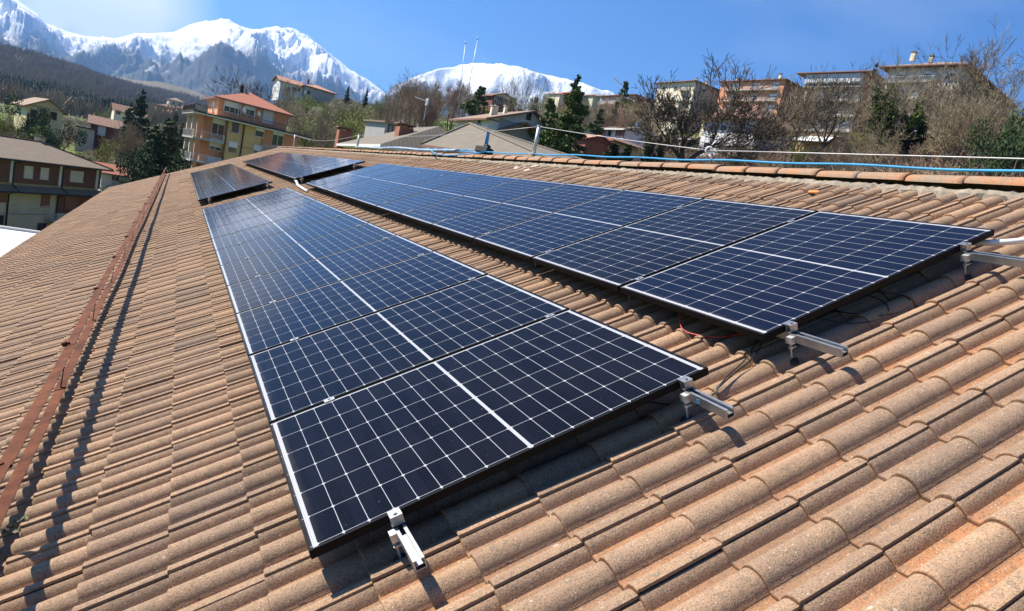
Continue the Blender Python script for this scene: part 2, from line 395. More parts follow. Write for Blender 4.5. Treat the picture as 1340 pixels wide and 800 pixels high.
angs = np.concatenate([np.linspace(-0.45, 1.45, 220, endpoint=False), np.linspace(1.45, 2 * math.pi - 0.45, 60, endpoint=False)])
rad = np.concatenate([[0.0], np.linspace(8, 300, 74), np.geomspace(310, 14000, 60)])
AA, RR = np.meshgrid(angs, rad, indexing='ij')
GX = CAM.x + RR * np.sin(AA); GY = CAM.y + RR * np.cos(AA)
sa = np.where(AA > math.pi, AA - 2 * math.pi, AA)
GZ = tz(GX.ravel(), GY.ravel()).reshape(GX.shape)
def grid_faces(nu, nv, wrap=False):
    i = np.arange(nu if wrap else nu - 1); j = np.arange(nv - 1); I, J = np.meshgrid(i, j, indexing='ij')
    I2 = (I + 1) % nu
    return np.stack([I * nv + J, I * nv + J + 1, I2 * nv + J + 1, I2 * nv + J], -1).reshape(-1, 4)
gm = np_mesh('ground', np.stack([GX, GY, GZ], -1).reshape(-1, 3), grid_faces(len(angs), len(rad), True)[:, ::-1], ground_material(), True)
tag(link('ground', gm), kind='structure')

# ---- mountains
def vnoise(x, y, seed):
    rs = np.random.RandomState(seed); T = rs.rand(257, 257)
    xi = np.floor(x).astype(int); yi = np.floor(y).astype(int); fx = sstep(x - xi); fy = sstep(y - yi)
    g = lambda a, b: T[a % 256, b % 256]
    return (g(xi, yi) * (1 - fx) + g(xi + 1, yi) * fx) * (1 - fy) + (g(xi, yi + 1) * (1 - fx) + g(xi + 1, yi + 1) * fx) * fy
def ridged(x, y, oct=6, seed=1, lac=2.1, gain=0.52):
    s = 0; a = 1; w = 1.0; tot = 0
    for k in range(oct):
        n = 1 - np.abs(2 * vnoise(x * lac ** k + 7.3 * k, y * lac ** k + 3.1 * k, seed + k) - 1); n = n * n
        s = s + n * a * w; tot += a; w = np.clip(n * 1.6, 0, 1); a *= gain
    return s / tot
def mountain_material(name, snow_lo, snow_hi, seed, rock=(0.20, 0.19, 0.18), steep=0.42, west=0.0):
    t = NT(name); o = t.obj(); sp = t.node('SeparateXYZ'); t.l(o, sp.inputs[0])
    n1 = t.noise(o, 0.0016, 8, 0.65); n2 = t.noise(o, 0.007, 7, 0.7); n3 = t.noise(o, 0.0005, 3, 0.5)
    hh = t.math('ADD', sp.outputs[2], t.math('MULTIPLY', t.math('SUBTRACT', n1, 0.5), 900))
    hh = t.math('ADD', hh, t.math('MULTIPLY', t.math('SUBTRACT', n2, 0.5), 700))
    hh = t.math('ADD', hh, t.math('MULTIPLY', t.ramp(sp.outputs[0], 300, -1500), west))
    s = t.ramp(hh, snow_lo, snow_hi)
    g = t.node('NewGeometry'); sn = t.node('SeparateXYZ'); t.l(g.outputs['Normal'], sn.inputs[0])
    flat = t.ramp(t.math('ADD', sn.outputs[2], t.math('MULTIPLY', t.math('SUBTRACT', n2, 0.5), 0.5)), steep, steep + 0.16)
    s = t.math('MULTIPLY', s, flat, clamp=True)
    rk = t.mix(t.ramp(n2, 0.35, 0.65), rock, tuple(x * 0.5 for x in rock))
    low = t.mix(t.ramp(n2, 0.4, 0.6), (0.055, 0.06, 0.045), (0.10, 0.09, 0.07))
    rk = t.mix(t.ramp(sp.outputs[2], 250, 800), low, rk)
    c = t.mix(s, rk, (0.88, 0.90, 0.93)); t.col(c); t.rough(0.9); t.b.inputs['Specular IOR Level'].default_value = 0.1
    t.bump(n2, 0.5, 40); return t.m
def mountain(name, sil, D, front, back, amp, mat, seed, x_pad=0, sc_n=900., nA=520, nR=200, az_ext=None):
    pts = [P(x, y, D) for x, y in sil]
    azs = np.array([math.atan2(p.x - CAM.x, p.y - CAM.y) for p in pts]); zs = np.array([p.z for p in pts])
    A = np.linspace(azs[0], azs[-1], nA); Z = np.interp(A, azs, zs)
    wob = D + (np.sin(A * 23 + seed) * 0.035 + np.sin(A * 51 + 2) * 0.02) * D
    # a distance change along the ridge keeps the ridge at the height seen: scale with distance
    Z = CAM.z + (Z - CAM.z) * wob / D
    t = np.linspace(-1, 1, nR)
    TT, A2 = np.meshgrid(t, A); Z2 = Z[:, None] * np.ones_like(TT); Wb = wob[:, None] * np.ones_like(TT)
    R2 = np.where(TT < 0, Wb + TT * front, Wb + TT * back)
    X = CAM.x + R2 * np.sin(A2); Y = CAM.y + R2 * np.cos(A2)
    fall = np.where(TT < 0, (1 + TT) ** 1.25, (1 - TT) ** 1.1)
    rn = ridged(X / sc_n, Y / sc_n, 7, seed)
    fine = ridged(X / (sc_n * 0.22), Y / (sc_n * 0.22), 5, seed + 9)
    side = 1 - np.exp(-(np.abs(TT) / 0.16))
    Zm = Z2 * fall + (rn - 0.45) * amp * side * np.clip(fall * 1.6, 0, 1) + (fine - 0.45) * amp * 0.16 * (0.30 + side) * np.clip(fall * 2, 0, 1)
    Zm = np.minimum(Zm, Z2 * (1.0 - 0.35 * np.abs(TT)) + 20) if True else Zm
    # the near slopes may not rise above the line of sight to the ridge
    lim = CAM.z + (Z2 - CAM.z) * R2 / Wb
    Zm = np.where(TT < -0.02, np.minimum(Zm, lim - 4 * np.abs(TT) * 30), Zm)
    edge = np.clip(1 - np.abs(np.linspace(-1, 1, nA))[:, None] ** 40, 0, 1)
    Zm = Zm * edge + 0 * (1 - edge)
    V = np.stack([X, Y, Zm], -1).reshape(-1, 3)
    me = np_mesh(name, V, grid_faces(nA, nR), mat, True)
    return tag(link(name, me), kind='structure')
SIL_RANGE = [(-260, 40), (-120, 10), (-60, -22), (0, -14), (20, -2), (32, 6), (50, 18), (62, 30), (75, 35), (100, 45), (130, 50), (160, 50), (178, 44), (205, 42), (225, 42), (250, 33),
             (272, 26), (290, 22), (302, 26), (316, 35), (330, 39), (350, 37), (378, 36), (392, 41), (405, 48), (420, 60), (440, 79), (462, 94), (480, 102), (497, 115), (512, 128), (540, 150), (580, 190)]
mountain('mountain_range', SIL_RANGE, 9000, 5200, 3000, 760, mountain_material('range_rock', 800, 1150, 3, rock=(0.07, 0.068, 0.066), steep=-0.05, west=460.0), 11)
SIL_DOME = [(430, 190), (470, 150), (500, 128), (515, 112), (535, 101), (560, 92), (585, 87), (604, 84), (620, 83), (650, 82), (680, 87), (705, 94), (740, 103), (775, 112), (800, 122), (830, 132), (900, 150), (1000, 180), (1100, 210)]
mountain('snow_mountain', SIL_DOME, 7200, 3600, 2600, 620, mountain_material('dome_rock', 900, 1180, 5, rock=(0.085, 0.082, 0.08), steep=0.22), 31, sc_n=1100.)
# clear sky dome is the world; haze box is added at the end

# ------------------------------------------------------------------ our house and its tiled roof
# roof frame: x = uphill, y = along the ridge (away), z = out of the roof; z = 0 is the top plane of the panels
ca_, sa_ = math.cos(PITCH), math.sin(PITCH)
ROOF = Matrix(((ca_, 0, -sa_, 0), (0, 1, 0, 0), (sa_, 0, ca_, 0), (0, 0, 0, 1)))
EAVE_V, RIDGE_V, U0, U1 = -4.03, 5.07, -6.0, 39.8
N0 = -0.205                                  # the pans of the tiles
house = empty('tiled_house', 'long house with weathered tan roof tiles carrying the solar panels', 'house', mat=ROOF)

KT = 1.0101
def prof(s, H=0.045):
    s = np.asarray(s, float) / KT
    def hump(x, h, r): return h * np.clip(1 - (np.abs(x) / r) ** 2.4, 0, None) ** 0.66
    z = np.maximum(hump(s - 0.014, H, 0.0545), hump(s - 0.162, H, 0.0545))
    z = np.maximum(z, hump(s - 0.310, H - 0.008, 0.0535))
    z = z - 0.003 * np.cos((s - 0.014) / 0.148 * 2 * math.pi + math.pi) * 0.5
    return z
def tile_template(near):
    if near:
        s = np.array([0, 0, .004, .014, .026, .038, .048, .056, .063, .070, .080, .092, .101, .108, .114, .122, .132, .144, .155, .166, .177, .188, .199, .208, .215, .222, .232, .244, .253, .259, .266, .274, .283, .288, .2905, .304])
        t = np.array([0, 0, .0015, .006, .014, .12, .23, .345]); dzt = np.array([-.022, -.005, -.0008, 0.0020, 0, 0, 0, 0])
    else:
        s = np.array([0, 0, .026, .048, .070, .088, .106, .120, .140, .162, .184, .204, .218, .236, .254, .268, .284, .2905, .304])
        t = np.array([0, 0, .02, .345]); dzt = np.array([-.020, 0, 0, 0])
    cut = s > .290; s = s * KT; t = t * KT
    z = prof(s); z[0] -= 0.013; z[cut] -= 0.012
    S, T = np.meshgrid(s, t, indexing='ij'); Z = z[:, None] + dzt[None, :] + 0.013 * (1 - T / 0.3268)
    hn = np.clip(prof(S) / 0.024, 0, 1)
    pan = 1 - hn; pan[:, 0:2] = 2.0 if near else 1.2       # lips and pans show the bare clay
    return S.ravel(), T.ravel(), Z.ravel(), grid_faces(len(s), len(t)), pan.ravel()
def lay_tiles(u_from, u_to, near, seed):
    S, T, Z, Fc, pan = tile_template(near); rs = np.random.RandomState(seed)
    iu = np.arange(math.ceil((u_from + 0.988) / 0.299), math.ceil((u_to + 0.988) / 0.299)); iv = np.arange(-17, 11)
    uu = (-0.988 + 0.299 * iu); vv = 1.457 + 0.3268 * iv
    UU, VV = np.meshgrid(uu, vv); UU = UU.ravel(); VV = VV.ravel(); n = len(UU)
    du = rs.normal(0, .0016, n); dv = rs.normal(0, .0035, n); dz = np.abs(rs.normal(0, .0016, n)); rot = rs.normal(0, .004, n); tl = rs.normal(0, .006, n)
    kick = rs.rand(n) < 0.05; dz = dz + kick * rs.rand(n) * 0.005; tl = tl + kick * rs.normal(0, .014, n)
    s = S[None, :] + T[None, :] * rot[:, None]; t_ = T[None, :] - S[None, :] * rot[:, None]
    X = VV[:, None] + dv[:, None] + t_; Y = UU[:, None] + du[:, None] + s
    # the seams wander and rows sag a little along the roof
    Zs = N0 + Z[None, :] + dz[:, None] + tl[:, None] * (S[None, :] - .15) + 0.004 * np.sin(Y * 0.9 + X * 2) + 0.003 * np.sin(X * 3.1 + Y * .23)
    V = np.stack([X, Y, Zs], -1).reshape(-1, 3)
    Fa = (Fc[None] + (np.arange(n) * len(S))[:, None, None]).reshape(-1, 4)
    tone = np.repeat(np.clip(rs.normal(.5, .24, n), 0, 1), len(Fc))
    return V, Fa, np.tile(pan, n), tone
Va, Fa, pa, ta = lay_tiles(U0, 9.5, True, 4); Vb, Fb, pb, tb = lay_tiles(9.5, U1, False, 5)
me = np_mesh('roof_tiles', np.concatenate([Va, Vb]), np.concatenate([Fa, Fb + len(Va)])[:, ::-1], M_TILE, True,
             {'pan': ('POINT', np.concatenate([pa, pb])), 'tone': ('FACE', np.concatenate([ta, tb]))})
me.attributes['tone'].data[0].value = .5
# keep hard edges at the lips: shade by angle through sharp edges
tiles = link('roof_tiles', me, house)
try:
    me.set_sharp_from_angle(angle=R_(50))
except Exception: pass
# deck under the tiles, gutter, verge boards
MB().box(EAVE_V - .02, RIDGE_V, U0, U1, N0 - .16, N0 - .030).build('roof_deck', M_BROWNSHUT, house)
g = MB(); ng = 10
gp = [(EAVE_V - .13 + .085 * math.cos(a), N0 - .035 + .085 * math.sin(a)) for a in [math.pi + k * math.pi / ng for k in range(ng + 1)]]
vs = [(x, y, z) for y in (U0, U1) for x, z in gp] + [(x * 1.0 + (0.004 if i < ng / 2 else -0.004), y, z + .004) for y in (U0, U1) for i, (x, z) in enumerate(gp)]
n = ng + 1
g.add(vs, [(i, i + 1, n + i + 1, n + i) for i in range(ng)] + [(2 * n + i + 1, 2 * n + i, 3 * n + i, 3 * n + i + 1) for i in range(ng)])
g.build('gutter', simple('dark_gutter', (0.03, 0.025, 0.022), 0.5, 0.2), house)
MB().box(EAVE_V, RIDGE_V, U1, U1 + .03, N0 - .17, N0 + .035).build('verge_board', M_BROWNSHUT, house); MB().box(EAVE_V, RIDGE_V, U0 - .03, U0, N0 - .17, N0 + .03).build('verge_board', M_BROWNSHUT, house)
# far slope beyond the ridge and the walls, in the roof frame of their own
inv = ROOF.inverted()
def roofpt(x, y, z): return ROOF @ Vector((x, y, z))
rp = roofpt(RIDGE_V + .03, 0, N0 + .02); ev = roofpt(EAVE_V, 0, N0 - .12)
halfw = rp.x - ev.x; halfb = 6.2
nb = 600; ys = np.linspace(U0, U1, nb * 2 + 1); xs = np.linspace(0, halfb, 32)
XX, YY = np.meshgrid(xs, ys); ZZ = rp.z - XX * math.tan(PITCH) - .03 + .022 * np.abs(np.sin(YY * math.pi / .148)) + .012 * ((-XX / .29) % 1)
Vw = np.stack([rp.x + XX, YY, ZZ], -1).reshape(-1, 3); Mi = np.array(inv)
Vr = Vw @ Mi[:3, :3].T + Mi[:3, 3]
me = np_mesh('far_slope', Vr, grid_faces(len(ys), len(xs))[:, ::-1], M_TILE, True, {'pan': ('POINT', np.full(len(Vr), .4)), 'tone': ('POINT', np.full(len(Vr), .5))})
link('far_slope', me, house)
wallb = MB()
x0, x1 = ev.x + .6, rp.x + halfb - .6
def wv(x, y, z): return inv @ Vector((x, y, z))
zt = lambda x: rp.z - abs(x - rp.x) * math.tan(PITCH) - .25
ring = [(x0, -9.5), (x1, -9.5), (x1, zt(x1)), (rp.x, zt(rp.x)), (x0, zt(x0))]
vs = [wv(x, y, z) for y in (U0 + .4, U1 - .4) for x, z in ring]
wallb.add(vs, [(0, 1, 2, 3, 4), (9, 8, 7, 6, 5), (0, 5, 6, 1), (1, 6, 7, 2), (4, 9, 5, 0), (2, 7, 8, 3), (3, 8, 9, 4)])
wallb.build('wall', M_CREAM, house)
# ridge caps: overlapping clay half-round tiles on a bed of mortar
rc = MB(); rnd = random.Random(8); capT = []
yy = U0
RC = Vector((RIDGE_V + .03, 0, -.150))
q = MB(); tones = []
Ax = Vector((ca_, 0, -sa_)); Az = Vector((sa_, 0, ca_))     # world x, z seen in the roof frame
while yy < U1:
    L = rnd.uniform(.40, .47); nseg = 10; k0 = len(q.v)
    r0, r1 = .108 + rnd.uniform(-.005, .005), .094; dz = rnd.uniform(-.006, .008); dx = rnd.uniform(-.008, .008)
    rings = []
    for (t, r) in ((0, r0 - .012), (0, r0), (.05, r0 - .001), (L + .06, r1)):
        ring = []
        for k in range(nseg + 1):
            a = math.radians(-5 + 190 * k / nseg)
            c = RC + Vector((0, yy + t, 0)) + Ax * (dx + math.cos(a) * r * 1.45) + Az * (dz - .005 + math.sin(a) * r * .72)
            ring.append(tuple(c))
        rings.append(ring)
    q.v += [p for rg in rings for p in rg]
    for i in range(len(rings) - 1):
        for k in range(nseg):
            a = k0 + i * (nseg + 1) + k; q.f.append((a, a + 1, a + nseg + 2, a + nseg + 1)); q.m.append(0)
    yy += L + rnd.uniform(-.004, .004)
q.build('ridge_cap', M_RIDGE, house, smooth=True)
mo = MB(); rs = np.random.RandomState(2)
yy = np.arange(U0, U1, .04); 
prf = [(-.205, -.035), (-.185, .005), (-.15, .022), (-.11, .02)]
vs = []
for y in yy:
    j = rs.uniform(-.018, .018, 4)
    for i, (a, b) in enumerate(prf): vs.append((RIDGE_V + .03 + a + j[i] * .9, y, -.173 + .015 + b + j[(i + 1) % 4] * .5))
me = np_mesh('mortar_bed', np.array(vs), grid_faces(len(yy), 4), M_MORTAR, False); link('mortar_bed', me, house)

# ------------------------------------------------------------------ solar panels
LP, WP, PW = 1.722, 1.134, 1.154
def make_panel():
    r = bpy.data.objects.new('solar_panel', None); COL.objects.link(r); r.empty_display_size = .2
    f = MB(); w = .0085; T = .035
    f.box(0, LP, 0, w, -T, 0).box(0, LP, WP - w, WP, -T, 0).box(0, w, w, WP - w, -T, 0).box(LP - w, LP, w, WP - w, -T, 0)
    f.box(w, LP - w, w, w + .022, -T, -T + .002).box(w, LP - w, WP - w - .022, WP - w, -T, -T + .002)
    fo = f.build('frame', M_BLACKALU, r); bv = fo.modifiers.new('b', 'BEVEL'); bv.width = .0009; bv.segments = 1
    g = MB().box(w, LP - w, w, WP - w, -.0062, -.0016); g.build('cell_sheet', M_CELL, r)
    MB().box(w + .001, LP - w - .001, w + .001, WP - w - .001, -.0085, -.0065).build('back_sheet', M_BACK, r)
    for xx in (.55, .86, 1.17): MB().box(xx - .05, xx + .05, .10, .16, -.024, -.009).build('junction_box', M_RUBBER, r)
    return r
proto = make_panel(); first = True
ORD = ['nearest', 'second', 'third', 'fourth', 'fifth', 'sixth', 'seventh', 'eighth', 'ninth', 'tenth', 'eleventh', 'twelfth', 'thirteenth']
ROWS = [  # name, v of the lower edge, first u, count, height offset
    ('left row', 0.0, 0.0, 11, 0.0), ('right row', 2.112, 0.072, 11, -.012),
    ('far left row beyond the gap', -0.02, 15.15, 13, 0.0), ('far right row beyond the gap', 2.13, 14.35, 13, 0.0)]
rnd = random.Random(3)
for (nm, v0, u0, cnt, h0) in ROWS:
    for k in range(cnt):
        o = proto if first else copy_tree(proto); first = False
        gap = 0.0
        o.matrix_world = ROOF @ Matrix.Translation((v0 + rnd.uniform(-.0015, .0015), u0 + k * PW + gap + .001, h0 + rnd.uniform(-.0008, .0008))) @ Matrix.Rotation(rnd.uniform(-.0009, .0009), 4, 'X') @ Matrix.Rotation(rnd.uniform(-.0006, .0006), 4, 'Y')
        if k == 0: lb = f'solar panel nearest the viewer in the {nm}'
        elif k == cnt - 1: lb = f'solar panel at the far end of the {nm}'
        else: lb = f'{ORD[k]} solar panel from the near end of the {nm}'
        tag(o, lb, 'solar panel', 'solar panels on the tiled roof')

# rails with clamps and hanger bolts
def make_rail(u0, cnt, front, back, label, zoff, endclamp_dark=False):
    Lr = cnt * PW - .02
    r = empty('mounting_rail', label, 'rail', 'aluminium rails under the panels')
    b = MB(); y0, y1 = -front, Lr + back; T = -.036; H = .040; w = .020; t = .0035
    # open C channel: base, two sides, two lips on top
    b.box(-w, w, y0, y1, T - H, T - H + t); b.box(-w, -w + t, y0, y1, T - H + t, T); b.box(w - t, w, y0, y1, T - H + t, T)
    b.box(-w + t, -.008, y0, y1, T - t, T); b.box(.008, w - t, y0, y1, T - t, T); b.box(-w + t, w - t, y0 + .0, y1, T - H * .55, T - H * .55 + .002)
    o = b.build('channel', M_ALU, r); 
    for k in range(cnt + 1):
        c = MB()
        if 0 < k < cnt:
            y = k * PW - .010; c.box(-.026, .026, y - .019, y + .019, .0012, .0045); c.box(-.024, .024, y - .008, y + .008, -.036, .0012)
            c.tube([(0, y, .0045), (0, y, .010)], .006, 6)
        else:
            s = -1 if k == 0 else 1; y = 0 if k == 0 else Lr
            ya, yb = sorted((y - s * .012, y + s * .034)); c.box(-.022, .022, ya, yb, .0012, .0046)
            ya, yb = sorted((y + s * .030, y + s * .034)); c.box(-.022, .022, ya, yb, -.036, .0012)
            ya, yb = sorted((y + s * .003, y + s * .007)); c.box(-.022, .022, ya, yb, -.036, .0012)
            ya, yb = sorted((y + s * .003, y + s * .034)); c.box(-.022, .022, ya, yb, -.036, -.032)
            c.tube([(0, y + s * .018, -.05), (0, y + s * .018, .012)], .0045, 6); c.tube([(0, y + s * .018, .0046), (0, y + s * .018, .010)], .008, 6)
        c.build('clamp', M_ALU, r)
    nb_ = max(2, int(Lr / 1.2)); 
    for k in range(nb_ + 1):
        y = -.035 + k * (Lr + .03) / nb_
        h = MB(); xo = -.030
        h.tube([(xo, y, -.180), (xo, y, -.055)], .005, 6); h.tube([(xo, y, -.108), (xo, y, -.101)], .010, 6); h.box(xo - .012, xo + .014, y - .020, y + .004, -.098, -.093); h.box(xo - .012, xo + .010, y - .018, y + .018, -.080, -.046)
        hb = h.build('hanger_bolt', M_GALV, r)
        MB().tube([(xo, y, -.176), (xo, y, -.160), (xo, y, -.156)], [.034, .028, .008], 12).build('rubber_seal', M_RUBBER, hb)
    return r
for (nm, v0, u0, cnt, h0), (d1, d2), ext in zip(ROWS, ((.30, 1.585), (.155, 1.44), (.25, 1.60), (.155, 1.44)), (((.245, .05), (.265, .05)), ((.30, .05), (.95, .05)), ((.10, .1), (.10, .1)), ((.10, .1), (.10, .1)))):
    for d, (fr, bk), side in ((d1, ext[0], 'lower'), (d2, ext[1], 'upper')):
        r = make_rail(u0, cnt, fr, bk, f'aluminium mounting rail under the {side} side of the {nm}', h0)
        r.matrix_world = ROOF @ Matrix.Translation((v0 + d, u0, h0))

# small blue logo mark on the rail end of the left row
logo = MB()
lx = ROWS[0][1] + 1.585 - .0206
o = bpy.data.objects
rail_up = [x for x in o if x.name.startswith('mounting_rail') and 'upper side of the left row' in x['label']][0]
for (ya, yb, za, zb) in ((0, .006, 0, .020), (.006, .020, 0, .005), (.014, .020, .005, .012), (.009, .020, .012, .016)):
    logo.box(-.0212, -.0202, -.115 + ya, -.115 + yb, -.066 + za, -.066 + zb)
logo.build('blue_mark', M_BLUESTRAP, rail_up)

# ------------------------------------------------------------------ snow guard
def guard():
    r = empty('snow_guard', 'long rusty brown snow guard of two flat bars running down the left of the roof', 'snow guard', mat=ROOF)
    rnd = random.Random(12); sect = 1.96; u = -2.66; i = 0
    def wob(u): return .004 * math.sin(u * .31 + 1) + .003 * math.sin(u * .83)
    while u < 38.8:
        ub = min(u + sect, 38.9); n = 4
        for (va, za, vb, zb_, nm) in ((-1.080, .206, -1.018, .202, 'upper_bar'), (-1.246, -.068, -1.187, -.076, 'lower_bar')):
            b = MB(); vs = []; lift = .004 if i % 2 else 0.0; dv = rnd.uniform(-.005, .005); dz = rnd.uniform(-.004, .004)
            for k in range(n + 1):
                uu = (u - .03) + (ub - u + .06) * k / n; w_ = wob(uu) + dv; z_ = lift + dz + .005 * math.sin(uu * 1.3)
                # flat strip with a folded lip on the downhill side
                vs += [(va + w_, uu, za + z_ - .022), (va + w_ - .003, uu, za + z_ - .022), (va + w_ - .003, uu, za + z_ + .003), (va + w_, uu, za + z_ + .003),
                       (vb + w_, uu, zb_ + z_ + .003), (vb + w_, uu, zb_ + z_), (va + w_ + .001, uu, za + z_)]
            m_ = 7; fs = [(m_ * k + j, m_ * k + (j + 1) % m_, m_ * (k + 1) + (j + 1) % m_, m_ * (k + 1) + j) for k in range(n) for j in range(m_)]
            fs += [tuple(range(m_))[::-1], tuple(m_ * n + j for j in range(m_))]
            b.add(vs, [f[::-1] for f in fs]); b.build(nm, M_BROWNSTEEL, r)
        u = ub; i += 1
    u = -.70
    while u < 38.9:
        b = MB(); w0 = wob(u)
        b.add([(x_ + w0, y_, z_) for y_ in (u - .014, u + .014) for x_, z_ in ((-1.080, .200), (-1.074, .200), (-1.262, -.160), (-1.268, -.160))], [(0, 1, 2, 3), (7, 6, 5, 4), (0, 4, 5, 1), (1, 5, 6, 2), (2, 6, 7, 3), (3, 7, 4, 0)])
        b.box(-1.080 + w0, -1.030 + w0, u - .014, u + .014, .190, .197)
        b.box(-1.262 + w0, -1.210 + w0, u - .014, u + .014, -.090, -.084)
        b.box(-1.098 + w0, -1.072 + w0, u - .022, u + .022, .205, .232)
        b.tube([(-1.06 + w0, u, .208), (-1.06 + w0, u, .222)], .009, 6)
        b.build('bracket', M_BROWNSTEEL, r); u += 1.96
    return r
guard()
# flaking scrap of leaf and dirt caught at the near bracket
rn = random.Random(77); lf = MB()
for k in range(22):
    a, b_, s = -1.19 + rn.gauss(0, .025), 1.42 + rn.gauss(0, .04), rn.uniform(.006, .018); z = -.165 + rn.uniform(0, .035)
    t1, t2 = rn.uniform(-1, 1), rn.uniform(-1, 1)
    lf.add([(a - s, b_ - s * t2, z), (a, b_ - s, z + s * t1 * .6), (a + s, b_ + s * t1 * .4, z + s * t2 * .6), (a, b_ + s, z + .004)], [(0, 1, 2, 3)], k % 2)
o = lf.build('leaf_litter', [simple('dry_leaf', (0.24, 0.22, 0.12), 0.9, 0.4), simple('dull_green_leaf', (0.10, 0.13, 0.06), 0.9, 0.4)])
o.matrix_world = ROOF; tag(o, 'small clump of leaves caught at the foot of the snow guard', 'leaves', kind='stuff')

# ------------------------------------------------------------------ ridge fittings
def roof_thing(name, label, cat, group=None): return empty(name, label, cat, group, mat=ROOF)
def solid(name, mb, mats, label, cat, group=None, smooth=True, frame=ROOF):
    o = mb.build(name, mats, None, smooth)
    if frame is not None: o.matrix_world = frame
    return tag(o, label, cat, group)
# ridge line in world space at distance u
RW = roofpt(RIDGE_V + .03, 0, -.070)
def on_ridge(px, py):      # world point of the ridge line seen at this photograph column
    d = ray(px, py); D = (RW.x - CAM.x) / d[0]; return CAM.y + d[1] * D
# blue rope lying along the ridge caps
def catenary(a, b, sag, n=12):
    a, b = Vector(a), Vector(b); return [a.lerp(b, k / n) - Vector((0, 0, sag * 4 * (k / n) * (1 - k / n))) for k in range(n + 1)]
rpz = RW.z + .030
pts = []; u = -5.0; rn = random.Random(5)
yA = on_ridge(600, 204); rope = MB()
k = 0
while u < yA + 1.0:
    pts.append((RW.x + .015 * math.sin(u * 1.7) - .01, u, rpz + .010 + .006 * math.sin(u * 4.1))); u += .12
rope.tube(pts, .011, 7)
solid('rope', rope, M_ROPE, 'bright blue rope lying along the ridge caps on the right', 'rope', frame=None)
rope2 = MB(); yB = on_ridge(467, 196); pts = []; u = yA
while u < yB:
    t = (u - yA) / (yB - yA); pts.append((RW.x - .05 + .10 * math.sin(u * 1.1) * (1 - t), u, rpz + .012 + .02 * abs(math.sin(u * .9)))); u += .15
rope2.tube(pts, .026, 6); rope2.tube([(p[0] + .05, p[1], p[2] + .02) for p in pts], .018, 6)
solid('tarpaulin_strip', rope2, simple('pale_blue_sheet', (0.30, 0.42, 0.56), 0.7, 0.4, 2, 20), 'crumpled pale blue strip of sheeting along the far end of the ridge', 'sheeting', frame=None)
# tangle of slack rope below the ridge by the black box
yb = on_ridge(632, 203)
tg = MB(); rn = random.Random(21)
tg.tube([(RW.x - .02, yb - .2, rpz + .02), (RW.x - .20, yb - .05, rpz - .055), (RW.x - .34, yb + .9, rpz - .14), (RW.x - .30, yb + 1.9, rpz - .12), (RW.x - .12, yb + 2.7, rpz - .01), (RW.x, yb + 3.2, rpz + .02)], .014, 6)
tg.tube([(RW.x + .02, yb + .6 + .25 * k, rpz + .015 + .05 * abs(math.sin(k * 1.9))) for k in range(14)], .013, 6)
solid('rope_tangle', tg, M_ROPE, 'slack blue rope looped below the ridge beside the black box', 'rope', frame=None)
bx = MB().box(-.10, .10, -.16, .16, -.02, .10).box(-.07, .03, -.12, .0, .10, .15)
o = solid('black_box', bx, M_RUBBER, 'small black box on the ridge under the hanging blue strap', 'box', frame=None, smooth=False)
o.location = (RW.x, yb, rpz + .01); o.rotation_euler = (0, .2, .4); bv = o.modifiers.new('b', 'BEVEL'); bv.width = .015; bv.segments = 2
# posts of the safety line
def post(px, py_base, py_top, r, label, arm=False):
    y = on_ridge(px, py_base); base = Vector((RW.x, y, RW.z + .03))
    D = math.hypot(base.x - CAM.x, base.y - CAM.y); zt_ = P(px, py_top, D).z
    t = empty('safety_post', label, 'post', 'posts of the safety line on the ridge', loc=base)
    h = zt_ - base.z
    MB().tube([(0, 0, -.02), (0, 0, h)], r, 12).build('pole', M_GALV, t, True)
    MB().box(-.07, .07, -.07, .07, .0, .010).build('base_plate', M_GALV, t)
    MB().tube([(0, 0, h), (0, 0, h + .02)], r * 1.25, 12).tube([(-.03, 0, h - .02), (.03, 0, h - .02)], .010, 6).build('cap', M_GALV, t)
    return base + Vector((0, 0, h))
p1 = post(697, 207, 164, .030, 'short grey steel post standing on the ridge right of the grey tiled roof')
p2 = post(467, 196, 176, .034, 'short thick grey post on the ridge in front of the pale yellow wall')
p3 = post(384, 191, 176, .030, 'small grey post at the far end of the ridge before the orange building')
# eye ring anchor
yr = on_ridge(934, 212); bse = Vector((RW.x, yr, RW.z + .03)); D = math.hypot(bse.x - CAM.x, bse.y - CAM.y)
an = empty('ring_anchor', 'white ring anchor holding the cable above the ridge caps', 'anchor', loc=bse)
ct = P(928, 197, D) - bse; ct = Vector(ct)
MB().tube([(0, 0, 0), (ct.x + .0, ct.y, ct.z - .03)], .011, 8).build('rod', M_WHITEPVC, an, True)
ax1 = Vector((1, -1, 0)).normalized(); rr = .034
MB().tube([ct + ax1 * math.cos(a) * rr + Vector((0, 0, math.sin(a) * rr)) for a in [2 * math.pi * k / 16 for k in range(17)]], .013, 8, caps=False).build('ring', M_WHITEPVC, an, True)
p4 = bse + ct
yE = on_ridge(1340, 214); D = (RW.x - CAM.x) / ray(1340, 208)[0]; p5 = P(1340, 208, D)
dirn = (p5 - p4); p6 = p4 + dirn * 4.0
cb = MB(); cb.tube(catenary(p3, p2, .25), .006, 6); solid('steel_cable', cb, M_CABLE, 'thin grey steel cable stretched between the two far posts on the ridge', 'cable', frame=None)
cb = MB(); cb.tube(catenary(p2, p1, .10), .005, 6); solid('steel_cable', cb, M_CABLE, 'thin grey steel cable left of the tallest ridge post', 'cable', frame=None)
cb = MB(); cb.tube(catenary(p1, p4, .015), .0055, 6); cb.tube(catenary(p4, p6, .0), .0055, 6); solid('steel_cable', cb, M_CABLE, 'grey steel cable running from the post through the ring to the right edge', 'cable', frame=None)
